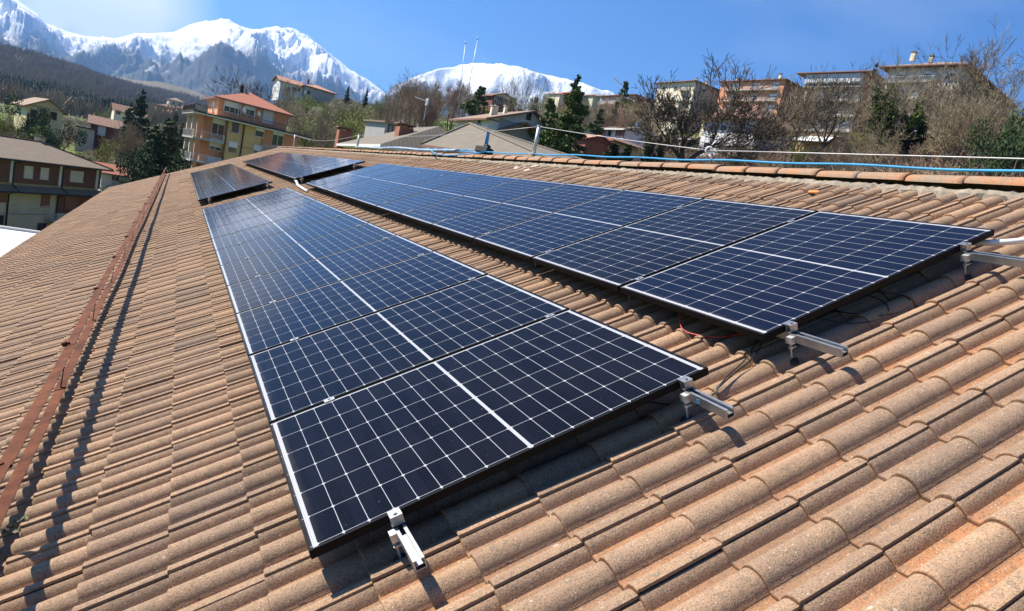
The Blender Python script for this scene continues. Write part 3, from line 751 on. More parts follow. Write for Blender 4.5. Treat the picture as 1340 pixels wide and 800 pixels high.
# blue straps hanging from the cable down to the ridge
D = math.hypot(RW.x - CAM.x, yb - CAM.y)
for (a, b_, nm) in (((646, 174), (635, 203), 'wide bright blue strap slanting down from the cable to the black box'), ((652, 176), (655, 205), 'narrow blue strap hanging straight down right of the black box')):
    A, B = P(*a, D), P(*b_, D); s = MB(); w = .028 if 'wide' in nm else .018
    A.x = B.x = RW.x
    s.add([(A.x - w, A.y, A.z), (A.x + w, A.y + .01, A.z), (B.x + w, B.y + .01, B.z), (B.x - w, B.y, B.z), (A.x - w, A.y + .004, A.z), (A.x + w, A.y + .014, A.z), (B.x + w, B.y + .014, B.z), (B.x - w, B.y + .004, B.z)],
          [(0, 1, 2, 3), (7, 6, 5, 4), (0, 4, 5, 1), (2, 6, 7, 3), (0, 3, 7, 4), (1, 5, 6, 2)])
    solid('strap', s, M_BLUESTRAP, nm, 'strap', frame=None, smooth=False)
# mortar splash below the ridge post
rn = random.Random(4); y = on_ridge(692, 212)
sp_ = MB()
for k in range(16):
    a, b_, s = RIDGE_V - .30 + rn.gauss(0, .09), y + rn.gauss(-.2, .40), rn.uniform(.015, .05)
    sp_.tube([(a, b_, N0 + .035), (a, b_, N0 + .044), (a, b_, N0 + .047)], [s * 1.3, s, s * .3], 7)
solid('mortar_splash', sp_, simple('pale_mortar', (0.60, 0.56, 0.50), .95, .2), 'pale splash of mortar on the tiles below the ridge post', 'mortar', smooth=False)
# broken orange shard and the little chip in the foreground
sh = MB(); sh.add([(x_ * 1.0095, y_ * 1.01 + .02, z_ - .015) for x_, y_, z_ in ((4.60, 1.88, -.142), (4.64, 1.90, -.138), (4.63, 1.99, -.137), (4.58, 1.97, -.141), (4.60, 1.88, -.130), (4.64, 1.90, -.126), (4.63, 1.99, -.124), (4.58, 1.97, -.130))], [(3, 2, 1, 0), (4, 5, 6, 7), (0, 1, 5, 4), (1, 2, 6, 5), (2, 3, 7, 6), (3, 0, 4, 7)])
solid('tile_shard', sh, simple('orange_clay', (0.62, 0.22, 0.06), .85, .2), 'broken piece of orange tile lying on the tiles just below the ridge', 'tile shard', smooth=False)
cg = empty('cigarette_butt', 'small butt with a tan end lying between two tiles in the foreground', 'cigarette butt', mat=ROOF @ Matrix.Translation((1.397, -.960, N0 + .022)) @ Matrix.Rotation(-1.15, 4, 'Z'))
MB().tube([(0, 0, 0), (0, .016, .001)], .0042, 10).build('paper', M_WHITEPVC, cg, True); MB().tube([(0, .016, .001), (0, .027, .002)], .0043, 10).build('filter', simple('tan_filter', (.55, .30, .10), .8, .2), cg, True)

# ------------------------------------------------------------------ cables and conduits near the panels
def cable(pts, r, m_, label, name='cable', n=8, cat='cable'):
    P_ = [Vector((p[0] if p[2] > -.1 else .063 + (p[0] - .063) * 1.01, p[1] if p[2] > -.1 else -2.03 + (p[1] + 2.03) * 1.01, p[2] if p[2] > -.1 else p[2] - .014)) for p in pts]; out = []
    for i in range(len(P_) - 1):            # Catmull-Rom
        p0, p1_, p2_, p3_ = P_[max(i - 1, 0)], P_[i], P_[i + 1], P_[min(i + 2, len(P_) - 1)]
        for k in range(6):
            t = k / 6; out.append(.5 * ((2 * p1_) + (-p0 + p2_) * t + (2 * p0 - 5 * p1_ + 4 * p2_ - p3_) * t * t + (-p0 + 3 * p1_ - 3 * p2_ + p3_) * t ** 3))
    out.append(P_[-1])
    return solid(name, MB().tube(out, r, n), m_, label, cat)
cable([(2.62, .50, -.05), (2.42, .42, -.10), (2.25, .22, -.125), (2.06, .10, -.120), (1.92, .055, -.118), (1.80, .025, -.125), (1.74, .015, -.148), (1.62, .03, -.16), (1.45, .25, -.13)], .0035, M_BLACKCABLE, 'black cable crossing the gap between the left and right rows')
cable([(2.64, .52, -.06), (2.40, .40, -.105), (2.22, .235, -.128), (2.04, .125, -.128), (1.90, .075, -.128), (1.79, .035, -.135), (1.74, .03, -.155), (1.60, .06, -.16)], .003, M_BLACKCABLE, 'second black cable twisted along the first in the gap')
cable([(2.35, .92, -.06), (2.14, .70, -.10), (2.085, .60, -.128), (2.12, .47, -.136), (2.20, .36, -.13), (2.42, .25, -.09)], .0034, M_REDCABLE, 'red cable drooping below the lower edge of the right row')
cable([(2.50, .6, -.05), (2.52, .25, -.09), (2.62, .05, -.13), (2.74, -.03, -.135), (2.86, .0, -.13), (2.93, .13, -.12), (2.85, .35, -.08), (2.8, .8, -.05)], .0034, M_BLACKCABLE, 'black cable loop in the shade under the right row')
cable([(2.80, .5, -.05), (2.95, .15, -.10), (3.02, .04, -.12), (2.96, -.04, -.14), (2.80, .02, -.15), (2.66, .3, -.12)], .003, M_BLACKCABLE, 'small black cable loop further up under the right row')
cable([(3.74, .30, -.09), (3.83, .06, -.085), (3.95, -.06, -.085), (4.10, -.12, -.088), (4.40, -.32, -.095), (4.6, -.5, -.099)], .017, M_WHITEPVC, 'white plastic conduit leaving the upper corner of the right row', 'conduit', 12, 'conduit')
cable([(2.16, 14.6, -.06), (2.13, 14.2, -.07), (2.06, 13.6, -.09), (2.02, 12.7, -.105), (2.00, 12.0, -.110)], .028, M_WHITEPVC, 'white conduit on the tiles in the gap below the far right row', 'conduit', 10, 'conduit')

# ------------------------------------------------------------------ buildings of the town
class Bld:
    """x runs along the front (away to azimuth az), y goes back, z up; the root stands at the near corner on the ground"""
    def __init__(s, name, label, cat, px, py, D, az, zbase=None, group=None, corner='left'):
        c = P(px, py, D); s.top = c.z
        a = R_(az); s.xd = Vector((math.sin(a), math.cos(a), 0)); s.yd = Vector((-s.xd.y, s.xd.x, 0))
        s.c = Vector((c.x, c.y, 0)); s.zb = tz1(c.x, c.y) - 1.5 if zbase is None else zbase
        s.h = s.top - s.zb
        M = Matrix(((s.xd.x, s.yd.x, 0, c.x), (s.xd.y, s.yd.y, 0, c.y), (0, 0, 1, s.zb), (0, 0, 0, 1)))
        s.root = empty(name, label, cat, group, mat=M); s.M = M; s.Mi = M.inverted()
    def loc(s, px, py, face='y', at=0.0):
        """local point where the line of sight meets the plane x=at or y=at"""
        o = s.Mi @ CAM; r = ray(px, py); d = s.Mi.to_3x3() @ Vector(r)
        k = (at - (o.y if face == 'y' else o.x)) / (d.y if face == 'y' else d.x); return o + d * k
    def part(s, name, mb, mats, smooth=False, parent=None): return mb.build(name, mats, parent or s.root, smooth)
    def window(s, px, py, w, h, face='y', at=0.0, shut=.45, sm=None, frame=None, depth=.10, door=False, pane=None):
        p = s.loc(px, py, face, at); return s.window_at(p, w, h, face, at, shut, sm, frame, depth, door, pane)
    def window_at(s, p, w, h, face='y', at=0.0, shut=.45, sm=None, frame=None, depth=.10, door=False, pane=None):
        sm = sm or M_WHITE; frame = frame or M_WHITED
        u = p.x if face == 'y' else p.y; z = p.z
        def bx(mb, u0, u1, z0, z1, o0, o1, mi=0):
            if face == 'y': mb.box(u0, u1, at - o1, at - o0, z0, z1, mi)
            else: mb.box(at - o1, at - o0, u0, u1, z0, z1, mi)
        f = MB(); t = .07
        bx(f, u - w / 2 - t, u - w / 2, z - h / 2, z + h / 2, -.02, depth); bx(f, u + w / 2, u + w / 2 + t, z - h / 2, z + h / 2, -.02, depth)
        bx(f, u - w / 2 - t, u + w / 2 + t, z + h / 2, z + h / 2 + t, -.02, depth); bx(f, u - w / 2 - t * 1.6, u + w / 2 + t * 1.6, z - h / 2 - t, z - h / 2, -.02, depth + .08)
        n = max(1, int(round(w / .75)))
        for k in range(1, n): bx(f, u - w / 2 + w * k / n - .035, u - w / 2 + w * k / n + .035, z - h / 2, z + h / 2, -.02, .055)
        wo_ = f.build('window', frame, s.root)
        g = MB(); bx(g, u - w / 2, u + w / 2, z - h / 2, z + h / 2 - h * shut, -.02, .03); g.build('pane', pane or M_GLASS, wo_)
        if shut > 0:
            g = MB(); nsl = 5
            bx(g, u - w / 2, u + w / 2, z + h / 2 - h * shut, z + h / 2, -.02, .06)
            g.build('shutter', sm, wo_)
        return wo_
    def flat_box(s, name, x0, x1, y0, y1, z0, z1, m_): return s.part(name, MB().box(x0, x1, y0, y1, z0, z1), m_)
    def hip(s, x0, x1, y0, y1, z, rise, m_, over=.7, ridge='x', th=.18, name='roof', fascia=None):
        x0 -= over; x1 += over; y0 -= over; y1 += over; mb = MB()
        if ridge == 'x': d = min((y1 - y0) / 2, (x1 - x0) / 2 - .05); r = [(x0 + d, (y0 + y1) / 2), (x1 - d, (y0 + y1) / 2)]
        else: d = min((x1 - x0) / 2, (y1 - y0) / 2 - .05); r = [((x0 + x1) / 2, y0 + d), ((x0 + x1) / 2, y1 - d)]
        vs = [(x0, y0, z), (x1, y0, z), (x1, y1, z), (x0, y1, z), (r[0][0], r[0][1], z + rise), (r[1][0], r[1][1], z + rise)]
        if ridge == 'x': fs = [(0, 1, 5, 4), (1, 2, 5), (2, 3, 4, 5), (3, 0, 4)]
        else: fs = [(0, 1, 4), (1, 2, 5, 4), (2, 3, 5), (3, 0, 4, 5)]
        vs += [(a, b, z - th) for a, b in ((x0, y0), (x1, y0), (x1, y1), (x0, y1))]
        mb.add(vs, fs); ro = s.part(name, mb, m_)
        f = MB(); f.add([(x0, y0, z - .001), (x1, y0, z - .001), (x1, y1, z - .001), (x0, y1, z - .001), (x0, y0, z - th), (x1, y0, z - th), (x1, y1, z - th), (x0, y1, z - th)],
                        [(0, 4, 5, 1), (1, 5, 6, 2), (2, 6, 7, 3), (3, 7, 4, 0), (4, 7, 6, 5)])
        f.build('eaves', fascia or M_BROWNSHUT, ro)
        return ro
    def gable(s, x0, x1, y0, y1, z, rise, m_, over=.6, axis='y', th=.2, name='roof', apex=.5, fascia=None, wall=None):
        """axis = direction of the ridge"""
        mb = MB(); f = MB()
        if axis == 'y':
            xa = x0 + (x1 - x0) * apex
            sl_, sr_ = rise / (xa - x0), rise / (x1 - xa)
            A = [(x0 - over, z - over * sl_), (xa, z + rise), (x1 + over, z - over * sr_)]
            ya, yb = y0 - over, y1 + over
            vs = [(a, y, b) for y in (ya, yb) for a, b in A] + [(a, y, b - th) for y in (ya, yb) for a, b in A]
            mb.add(vs[:6], [(0, 1, 4, 3), (1, 2, 5, 4)]); f.add(vs, [(0, 6, 7, 1), (1, 7, 8, 2), (4, 10, 9, 3), (5, 11, 10, 4), (3, 9, 6, 0), (2, 8, 11, 5), (6, 9, 10, 7), (7, 10, 11, 8)])
            if wall is not None: s.part('gable_wall', MB().add([(x0, y0, z - th), (x1, y0, z - th), (xa, y0, z + rise - th)], [(0, 1, 2)]), wall); s.part('gable_wall', MB().add([(x0, y1, z - th), (x1, y1, z - th), (xa, y1, z + rise - th)], [(2, 1, 0)]), wall)
        else:
            ya = y0 + (y1 - y0) * apex
            sl_, sr_ = rise / (ya - y0), rise / (y1 - ya)
            A = [(y0 - over, z - over * sl_), (ya, z + rise), (y1 + over, z - over * sr_)]
            xa, xb = x0 - over, x1 + over
            vs = [(x, a, b) for x in (xa, xb) for a, b in A] + [(x, a, b - th) for x in (xa, xb) for a, b in A]
            mb.add(vs[:6], [(3, 4, 1, 0), (4, 5, 2, 1)]); f.add(vs, [(1, 7, 6, 0), (2, 8, 7, 1), (3, 9, 10, 4), (4, 10, 11, 5), (0, 6, 9, 3), (5, 11, 8, 2), (7, 10, 9, 6), (8, 11, 10, 7)])
            if wall is not None: s.part('gable_wall', MB().add([(x0, y0, z - th), (x0, y1, z - th), (x0, ya, z + rise - th)], [(2, 1, 0)]), wall); s.part('gable_wall', MB().add([(x1, y0, z - th), (x1, y1, z - th), (x1, ya, z + rise - th)], [(0, 1, 2)]), wall)
        ro = s.part(name, mb, m_); f.build('eaves', fascia or M_BROWNSHUT, ro); return ro
    def chimney(s, x, y, z0, h, w=.6, m_=None, cap=True, roof=None):
        mb = MB().box(x - w / 2, x + w / 2, y - w / 2, y + w / 2, z0, z0 + h)
        c = s.part('chimney', mb, m_ or M_CONC, parent=roof)
        if cap: MB().box(x - w * .65, x + w * .65, y - w * .65, y + w * .65, z0 + h, z0 + h + .10).box(x - w * .35, x + w * .35, y - w * .35, y + w * .35, z0 + h + .10, z0 + h + .30).build('chimney_cap', M_GREYROOF, c)
        return c
    def railing(s, x0, x1, y0, y1, z0, h, m_, step=.14, solid_=False, name='railing'):
        mb = MB(); t = .03
        segs = [((x0, y0), (x1, y0)), ((x0, y0), (x0, y1)), ((x1, y0), (x1, y1))]
        for (ax, ay), (bx_, by) in segs:
            L = math.hypot(bx_ - ax, by - ay)
            if L < .05: continue
            if solid_: mb.box(min(ax, bx_) - t, max(ax, bx_) + t, min(ay, by) - t, max(ay, by) + t, z0, z0 + h); continue
            mb.box(min(ax, bx_) - t, max(ax, bx_) + t, min(ay, by) - t, max(ay, by) + t, z0 + h - .05, z0 + h)
            mb.box(min(ax, bx_) - t * .7, max(ax, bx_) + t * .7, min(ay, by) - t * .7, max(ay, by) + t * .7, z0 + .08, z0 + .12)
            for k in range(int(L / step) + 1):
                f = k * step / L; px_, py_ = ax + (bx_ - ax) * f, ay + (by - ay) * f; mb.box(px_ - .014, px_ + .014, py_ - .014, py_ + .014, z0, z0 + h - .05)
        return s.part(name, mb, m_)
    def pipe(s, pts, r=.06, m_=None, name='downpipe'): return s.part(name, MB().tube(pts, r, 8), m_ or M_BROWNSHUT, True)

# --- brown and cream house at the left edge
b = Bld('apartment_house', 'brown brick and cream house with brown tiled hip roof at the left edge', 'house', 0, 205, 90, 31, zbase=-14.5)
XR = b.loc(133, 225).x; H = b.h
b.flat_box('upper_wall', -6, XR, 0, 9.5, H - 2.7, H, simple('dark_brown_brick', (0.150, 0.068, 0.046), .85, .3, 2, 14)); b.flat_box('lower_wall', -6, XR, .35, 9.5, 0, H - 2.702, simple('greyish_cream_plaster', (0.56, 0.52, 0.40), .85, .12, .5, 8))
ro = b.hip(-12, XR, 0, 9.5, H, 1.9, roof_tiles('umber_tiles', (0.25, 0.19, 0.13), (0.18, 0.14, 0.10), 0.34, .12), .9, 'x')
# ridge and hip tiles
x0, x1, y0, y1 = -12.9, XR + .9, -.9, 10.4; d = (y1 - y0) / 2
MB().tube([(x1 - d, 4.75, H + 1.92), (x0 + d, 4.75, H + 1.92)], .12, 6).build('ridge_tiles', M_BROWNROOF, ro); MB().tube([(x1 - d, 4.75, H + 1.92), (x1, y0, H + .03)], .12, 6).build('hip_tiles', M_BROWNROOF, ro); MB().tube([(x1 - d, 4.75, H + 1.92), (x1, y1, H + .03)], .12, 6).build('hip_tiles', M_BROWNROOF, ro)
b.chimney(x1 - d + .4, 5.2, H + 1.4, 1.0, .8, M_CREAM, roof=ro)
for px, py in ((15.5, 219), (79, 229), (127, 232)):
    p = b.loc(px, py); b.part('pilaster', MB().box(p.x - .2, p.x + .2, -.06, .1, H - 2.68, H - .1), M_WHITED)
for px, py, w in ((37, 222, 1.05), (58, 225, 1.05), (100, 231, 2.0)):
    p = b.loc(px, py); b.window_at(Vector((p.x, 0, H - 1.38)), w, 1.25, shut=1.0, sm=M_SHUT, frame=M_WHITED)
# tiled pent roof between the storeys
pr = MB(); pr.add([(-6, -.9, H - 3.5), (XR + .9, -.9, H - 3.5), (XR, .0, H - 2.95), (-6, .0, H - 2.95), (-6, -.9, H - 3.65), (XR + .9, -.9, H - 3.65), (XR, .36, H - 3.3), (-6, .36, H - 3.3)], [(0, 1, 2, 3), (4, 7, 6, 5), (0, 4, 5, 1), (1, 5, 6, 2), (2, 6, 7, 3), (3, 7, 4, 0)])
b.part('pent_roof', pr, M_GREYROOF); b.part('gutter', MB().tube([(-6, -1.0, H - 3.58), (XR + .95, -1.0, H - 3.58)], .09, 6), M_DARK)
b.part('gutter', MB().tube([(-12.9, -.98, H - .12), (XR + .9, -.98, H - .12)], .09, 6), M_DARK)
p = b.loc(95, 266, 'y', .35); b.part('loggia', MB().box(b.loc(75, 266, 'y', .35).x, XR - .2, .25, .36, p.z - 1.35, p.z + 1.3), M_BRICKD)
for px, py, w, h, sm_ in ((2, 256, 1.0, 1.3, M_BROWNSHUT), (59, 263, 1.15, 1.35, M_BROWNSHUT), (93, 266, 2.1, 1.6, M_BROWNSHUT)):
    b.window(px, py, w, h, 'y', .25 if px > 90 else .35, shut=.97, sm=sm_, frame=M_BROWNSHUT)
b.window(54, 299, 1.2, 1.2, 'y', .35, shut=0, frame=M_BROWNSHUT); b.window(-2, 292, 1.0, 1.6, 'y', .35, shut=0, frame=M_BROWNSHUT)
q0, q1 = b.loc(72, 279, 'y', -.8), b.loc(112, 279, 'y', -.8)
b.part('balcony', MB().box(q0.x, XR, -.8, .35, q0.z - 1.15, q0.z - 1.0), M_CONC); b.railing(q0.x, XR, -.75, .3, q0.z - 1.0, .95, M_WHITED, .2)
z1_ = b.loc(20, 280, 'y', .3).z; b.part('string_course', MB().box(-6, q0.x - .2, .27, .36, z1_ - .1, z1_ + .12), M_GREYW)
b.railing(b.loc(25, 272, 'y', -.6).x, q0.x - .3, -.6, .3, z1_ + .25, .85, M_WHITED, 1.6)
for px, py in ((7, 290), (72, 285)):
    p = b.loc(px, py, 'y', .3); b.pipe([(p.x, -.95, H - .2), (p.x, -.14, H - .5), (p.x, -.14, H - 2.9), (p.x, -1.0, H - 3.4), (p.x, .2, H - 4.0), (p.x, .2, .2)], .08, M_DARK)

# --- small house with a red roof behind it
b = Bld('small_house', 'low white house with a plain red roof right of the brown house', 'house', 134, 224, 128, 62, zbase=-14)
b.flat_box('wall', 0, 5.2, 0, 6, 0, b.h, M_WHITED); b.gable(0, 5.2, 0, 6, b.h, 1.2, M_REDROOF, .5, 'x', wall=M_WHITED)
b.window(151, 233, .9, .7, shut=0, frame=M_DARK)

# --- white flat roofed shed below the eave
sh_ = Bld('flat_roofed_shed', 'low shed with a white membrane roof below the left eave', 'shed', 50, 306, 37.5, 90, zbase=-10)
sh_.flat_box('wall', -21, -.3, -16, -.2, 0, sh_.h - .25, M_CREAM); sh_.flat_box('roof', -21.2, 0, -16.3, 0, sh_.h - .248, sh_.h, M_WHITE)
sh_.flat_box('roof_edge', -21.3, .12, .002, .14, sh_.h - .3, sh_.h + .12, M_WHITED)

# --- orange and ochre apartment building
b = Bld('apartment_building', 'orange and ochre apartment building with set back top floor and red hip roof', 'building', 260, 149, 100, 84, zbase=-12)
H = b.h; XR = b.loc(393, 176).x; DP = 12.0
XA, XB = b.loc(300, 160).x, b.loc(344, 170).x; ST = 3.05
b.flat_box('orange_wall_left', .9, XA, 1.2, DP, 0, H, M_ORANGE); b.flat_box('ochre_wall', XA + .002, XB, .25, DP, 0, H, M_YELLOW); b.flat_box('orange_wall_right', XB + .002, XR, .5, DP, 0, H, M_ORANGE)
b.flat_box('terrace_slab', -.7, XR + 1.4, -.7, DP + .5, H, H + .28, M_WHITED); b.part('slab_edge', MB().box(-.75, XR + 1.45, -.76, -.702, H + .16, H + .34), M_DARK); b.part('slab_edge', MB().box(-.76, -.702, -.7, DP + .5, H + .16, H + .34), M_DARK)
b.railing(-.6, XR + 1.3, -.6, DP, H + .34, .85, M_DARK, .30)
for k, (x, y) in enumerate(((.0, .0), (.0, 5.4), (.0, 11.0))): b.part('pillar', MB().box(x, x + .55, y, y + .55, 0, H), M_BEIGE if k else M_ORANGE)
for k in (1, 2, 3, 4):
    z = H - ST * k; b.flat_box('balcony_slab', -.35, XA - .3, -.25, 1.19, z - .2, z, M_CONC); b.flat_box('side_balcony_slab', -.35, .898, 1.3, DP, z - .2, z, M_CONC)
    b.railing(-.30, XA - .35, -.2, 1.1, z, .95, M_WHITED if k == 2 else M_BEIGE, .11 if k == 2 else .2, name='balcony_rail'); b.railing(-.30, -.30, 1.5, DP - .2, z, .95, M_WHITED, .13, name='balcony_rail')
    b.part('wall_band', MB().box(XA, XB, .20, .248, z - .12, z + .10), M_ORANGE)
for k in (1, 2):
    z = H - ST * k; b.flat_box('balcony_slab', XB + .2, XR - 1.2, -.6, .498, z - .2, z, M_CONC); b.railing(XB + .25, XR - 1.25, -.55, .45, z, .95, M_WHITED, .16, name='balcony_rail')
for (px, py, w, h, s_, at) in ((285.5, 167, 1.5, 2.2, .30, 1.2), (308, 167, .95, 1.4, 0, .25), (282, 189, 1.45, 1.5, .75, 1.2), (304.5, 193, 1.05, 1.45, .5, .25), (340, 172.5, 1.1, 1.35, .45, .25), (363.5, 181, 1.45, 2.2, .32, .5),
                                (337.5, 197, 1.15, 1.3, .55, .25), (279, 214, 1.5, 1.5, .9, 1.2), (362, 205, 1.3, 1.6, .5, .5), (301, 219, 1.0, 1.4, .5, .25)):
    b.window(px, py, w, h, 'y', at, shut=s_)
for y in (3.2, 8.0):
    for k in (1, 2, 3, 4): b.window_at(Vector((.9, y, H - ST * k + 1.2)), 1.2, 2.1, 'x', .9, shut=.4)
p = b.loc(320.6, 159, 'y', .1); b.pipe([(p.x, .12, H), (p.x, .12, .1)], .09, M_DARK)
# top floor
x0, x1, y0, y1 = b.loc(287, 130, 'y', 1.8).x, b.loc(377, 150, 'y', 1.8).x, 1.8, DP - 1.0
HP = H + 2.85
b.flat_box('top_floor_wall', x0, x1, y0, y1, H + .282, HP, M_ORANGE); ro = b.hip(x0, x1, y0, y1, HP, 2.0, M_REDROOF, .75, 'x')
b.chimney((x0 + x1) / 2 - 1.2, y0 + 4.6, HP + 1.7, .9, .5, M_DARK, roof=ro)
for (px, py, w, h, s_) in ((304.5, 141, 2.1, 1.35, .5), (326.5, 144.5, 1.25, 1.35, .45), (351, 152, 1.3, 2.0, 0)):
    b.window(px, py, w, h, 'y', 1.8, shut=s_, pane=M_SHUT if px > 340 else None)
b.window_at(Vector((x0, y0 + 4, H + 1.7)), 1.2, 1.3, 'x', x0, shut=.5)
for px, py in ((312.5, 143), (334, 147)): p = b.loc(px, py, 'y', 1.7); b.pipe([(p.x, 1.68, HP - .1), (p.x, 1.68, H + .3)], .06, M_BEIGE)
def dish(px, py, D, r, label, az=-60):
    c = P(px, py, D); t = empty('satellite_dish', label, 'satellite dish', 'satellite dishes', loc=c); mb = MB(); n = 14; rings = 4; vs = []
    for i in range(rings + 1):
        rr_ = r * i / rings
        for k in range(n): a = 2 * math.pi * k / n; vs.append((rr_ * math.cos(a), -.25 * (rr_ * rr_) / r, rr_ * math.sin(a)))
    fs = [(i * n + k, i * n + (k + 1) % n, (i + 1) * n + (k + 1) % n, (i + 1) * n + k) for i in range(rings) for k in range(n)]
    vs2 = [(x, y + .02, z) for x, y, z in vs]; mb.add(vs, fs); mb.add(vs2, [f[::-1] for f in fs]); mb.build('reflector', M_WHITE, t, True)
    MB().tube([(0, .0, 0), (0, -r * 1.0, -.05)], .02, 5).tube([(0, -r, -.05), (0, -r - .1, -.05)], .05, 6).build('feed_arm', M_GALV, t); MB().tube([(0, .04, 0), (0, .1, -r), (0, .1, -r - .5)], .03, 6).build('mast', M_GALV, t)
    t.rotation_euler = (R_(15), 0, R_(az)); return t
dish(321, 144, 99.3, .42, 'white dish on the terrace of the orange apartment building'); dish(340, 149, 99.0, .34, 'smaller pale dish on the terrace nearer the glass door')

# --- red roofed house on the hill
b = Bld('hill_house', 'white house with salmon tiled roof on top of the green hill', 'house', 401, 112, 235, 78, zbase=None)
b.flat_box('wall', 0, 10, 0, 9, 0, b.h, M_GREYW); ro = b.hip(0, 10, 0, 9, b.h, 1.6, M_SALMON, .8, 'y'); b.chimney(1.5, 3, b.h + .9, 1.3, .6, M_BRICKD, roof=ro)
b.flat_box('side_wall', -7.5, -.002, 2.5, 9, 0, b.h - .2, M_WHITE); b.gable(-7.5, -.2, 2.5, 9, b.h - .2, 1.4, M_SALMON, .7, 'x', wall=M_WHITE)
for px, w in ((378, 1.0), (385, 1.2), (391, .9)): b.window(px, 117, w, 1.3, 'y', 2.5, shut=0)
b.window(404, 121, 1.0, 1.2, shut=0)

# --- yellow-green house at left, brown sheds
b = Bld('yellow_house', 'tall pale yellow gabled house among trees at the left', 'house', 37, 136, 150, 72, zbase=-12)
wy = b.loc(83, 146).x; b.flat_box('wall', 0, wy, 0, 13, 0, b.h, M_PALEY); b.gable(0, wy, 0, 13, b.h, 1.6, M_TANROOF, .7, 'y', apex=.55, wall=M_PALEY)
for px, py in ((44, 149), (44, 160), (57, 148), (70, 152), (57, 160)): b.window(px, py, .9, 1.3, shut=0, frame=M_BROWNSHUT)
b = Bld('brick_shed', 'long dark red shed with a white door below the wooded hill', 'shed', 119, 160, 175, 84, zbase=-12)
wy = b.loc(157, 166).x; b.flat_box('wall', 0, wy, 0, 9, 0, b.h, M_BRICKD); b.gable(0, wy, 0, 9, b.h, 1.6, M_BROWNROOF, .6, 'x', wall=M_BRICKD); b.window(133, 170.5, 1.3, 2.2, shut=1, sm=M_WHITE, frame=M_WHITE)
b = Bld('grey_garage', 'grey flat garage left of the dark red shed', 'garage', 101, 166, 172, 84, zbase=-12)
b.flat_box('wall', 0, 3.2, 0, 6, 0, b.h, M_GREYW); b.flat_box('roof', -.3, 3.5, -.4, 6.2, b.h + .002, b.h + .25, M_DARK)
b = Bld('pink_house', 'small pinkish house among trees beyond the dark red shed', 'house', 150, 143, 260, 80)
b.flat_box('wall', 0, 9, 0, 8, 0, b.h, M_BEIGE); b.gable(0, 9, 0, 8, b.h, 2, M_BROWNROOF, .6, 'x', wall=M_BEIGE); b.window(155, 147, 1.2, 1.4, shut=0)
for k, (px, py, D, w, m1, m2, lb) in enumerate(((222, 130, 520, 9, M_CREAM, M_TANROOF, 'tall cream tower house in the distant village'), (206, 137, 480, 14, M_BRICK, M_BROWNROOF, 'brown house left of the tower house in the distant village'),
        (213, 145, 430, 12, M_BEIGE, M_REDROOF, 'low red roofed house below the distant tower house'), (232, 141, 470, 11, M_CREAM, M_REDROOF, 'cream house right of the distant tower house'))):
    b = Bld('village_house', lb, 'house', px, py, D, 80, group='distant village houses'); b.flat_box('wall', 0, w, 0, w, 0, b.h, m1); b.hip(0, w, 0, w, b.h, 2.2, m2, .6)
    b.window_at(Vector((w * .3, 0, b.h - 1.8)), 1.1, 1.5, shut=0); b.window_at(Vector((w * .7, 0, b.h - 1.8)), 1.1, 1.5, shut=0)

# --- grey-brown tiled house right behind the ridge
b = Bld('grey_tiled_house', 'low cream house with broad grey tiled roofs and brick chimneys behind the ridge', 'house', 735, 216, 34, 90, zbase=-9.5)
H = b.h; L0 = 18.5
b.flat_box('wall', .5, 9, .5, L0 - 1, 0, H - .3, M_CREAM)
ap = Vector(b.Mi @ Vector(P(615, 162.5, 50)))
e2 = b.Mi @ Vector(P(552, 189, 46))
mb = MB(); cs = [(-.6, -.6, H), (9.6, -.6, H), (9.6, L0 + 6, H), (e2.x, e2.y, e2.z)]
mb.add(cs + [tuple(ap)], [(0, 1, 4), (1, 2, 4), (2, 3, 4), (3, 0, 4)]); ro = b.part('roof', mb, M_GREYROOF)
f = MB().add([(x, y, z - .002) for x, y, z in cs] + [(x, y, z - .18) for x, y, z in cs], [(0, 4, 5, 1), (1, 5, 6, 2), (2, 6, 7, 3), (3, 7, 4, 0), (4, 7, 6, 5)]); f.build('eaves', M_BROWNSHUT, ro)
for c_ in (cs[0], cs[3], cs[1]): MB().tube([(ap.x, ap.y, ap.z + .02), (c_[0], c_[1], c_[2] + .04)], .10, 6).build('hip_tiles', M_GREYROOF, ro)
# left wing running parallel to our ridge
xw = 12.2 - b.c.x
e0, e1 = b.Mi @ Vector(P(424, 183, 65)), b.Mi @ Vector(P(500, 186, 46))
ya, yb_ = 46.5 - b.c.y, e0.y; zw = (e0.z + e1.z) / 2
b.flat_box('wing_wall', xw + .9, xw + 9, ya + .8, yb_ - .9, 0, zw - .15, M_PALEY)
mb = MB(); xr = xw + 5.2; zr = zw + 2.6
mb.add([(xw, ya, zw), (xw, yb_, zw), (xr, yb_ - 5, zr), (xr, ya + 3, zr), (xr + 5, yb_, zw), (xr + 5, ya, zw)], [(0, 3, 2, 1), (1, 2, 4), (3, 5, 4, 2), (0, 5, 3)]); rw = b.part('wing_roof', mb, M_GREYROOF)
MB().add([(xw, ya, zw - .002), (xw, yb_, zw - .002), (xw, yb_, zw - .2), (xw, ya, zw - .2), (xw + .9, yb_, zw - .2), (xw + .9, ya, zw - .2), (xr + 5, yb_, zw - .002), (xr + 5, yb_, zw - .2), (xr + 5, ya, zw - .002), (xr + 5, ya, zw - .2)],
         [(0, 1, 2, 3), (3, 2, 4, 5), (1, 6, 7, 2), (0, 3, 9, 8)]).build('eaves', M_WHITED, rw)
for px in (452, 484, 508):
    p = b.loc(px, 195, 'x', xw + .9); b.part('shutter_door', MB().box(xw + .84, xw + .89, p.y - 1.9, p.y + 1.9, zw - 3.2, zw - .6), M_BROWNSHUT)
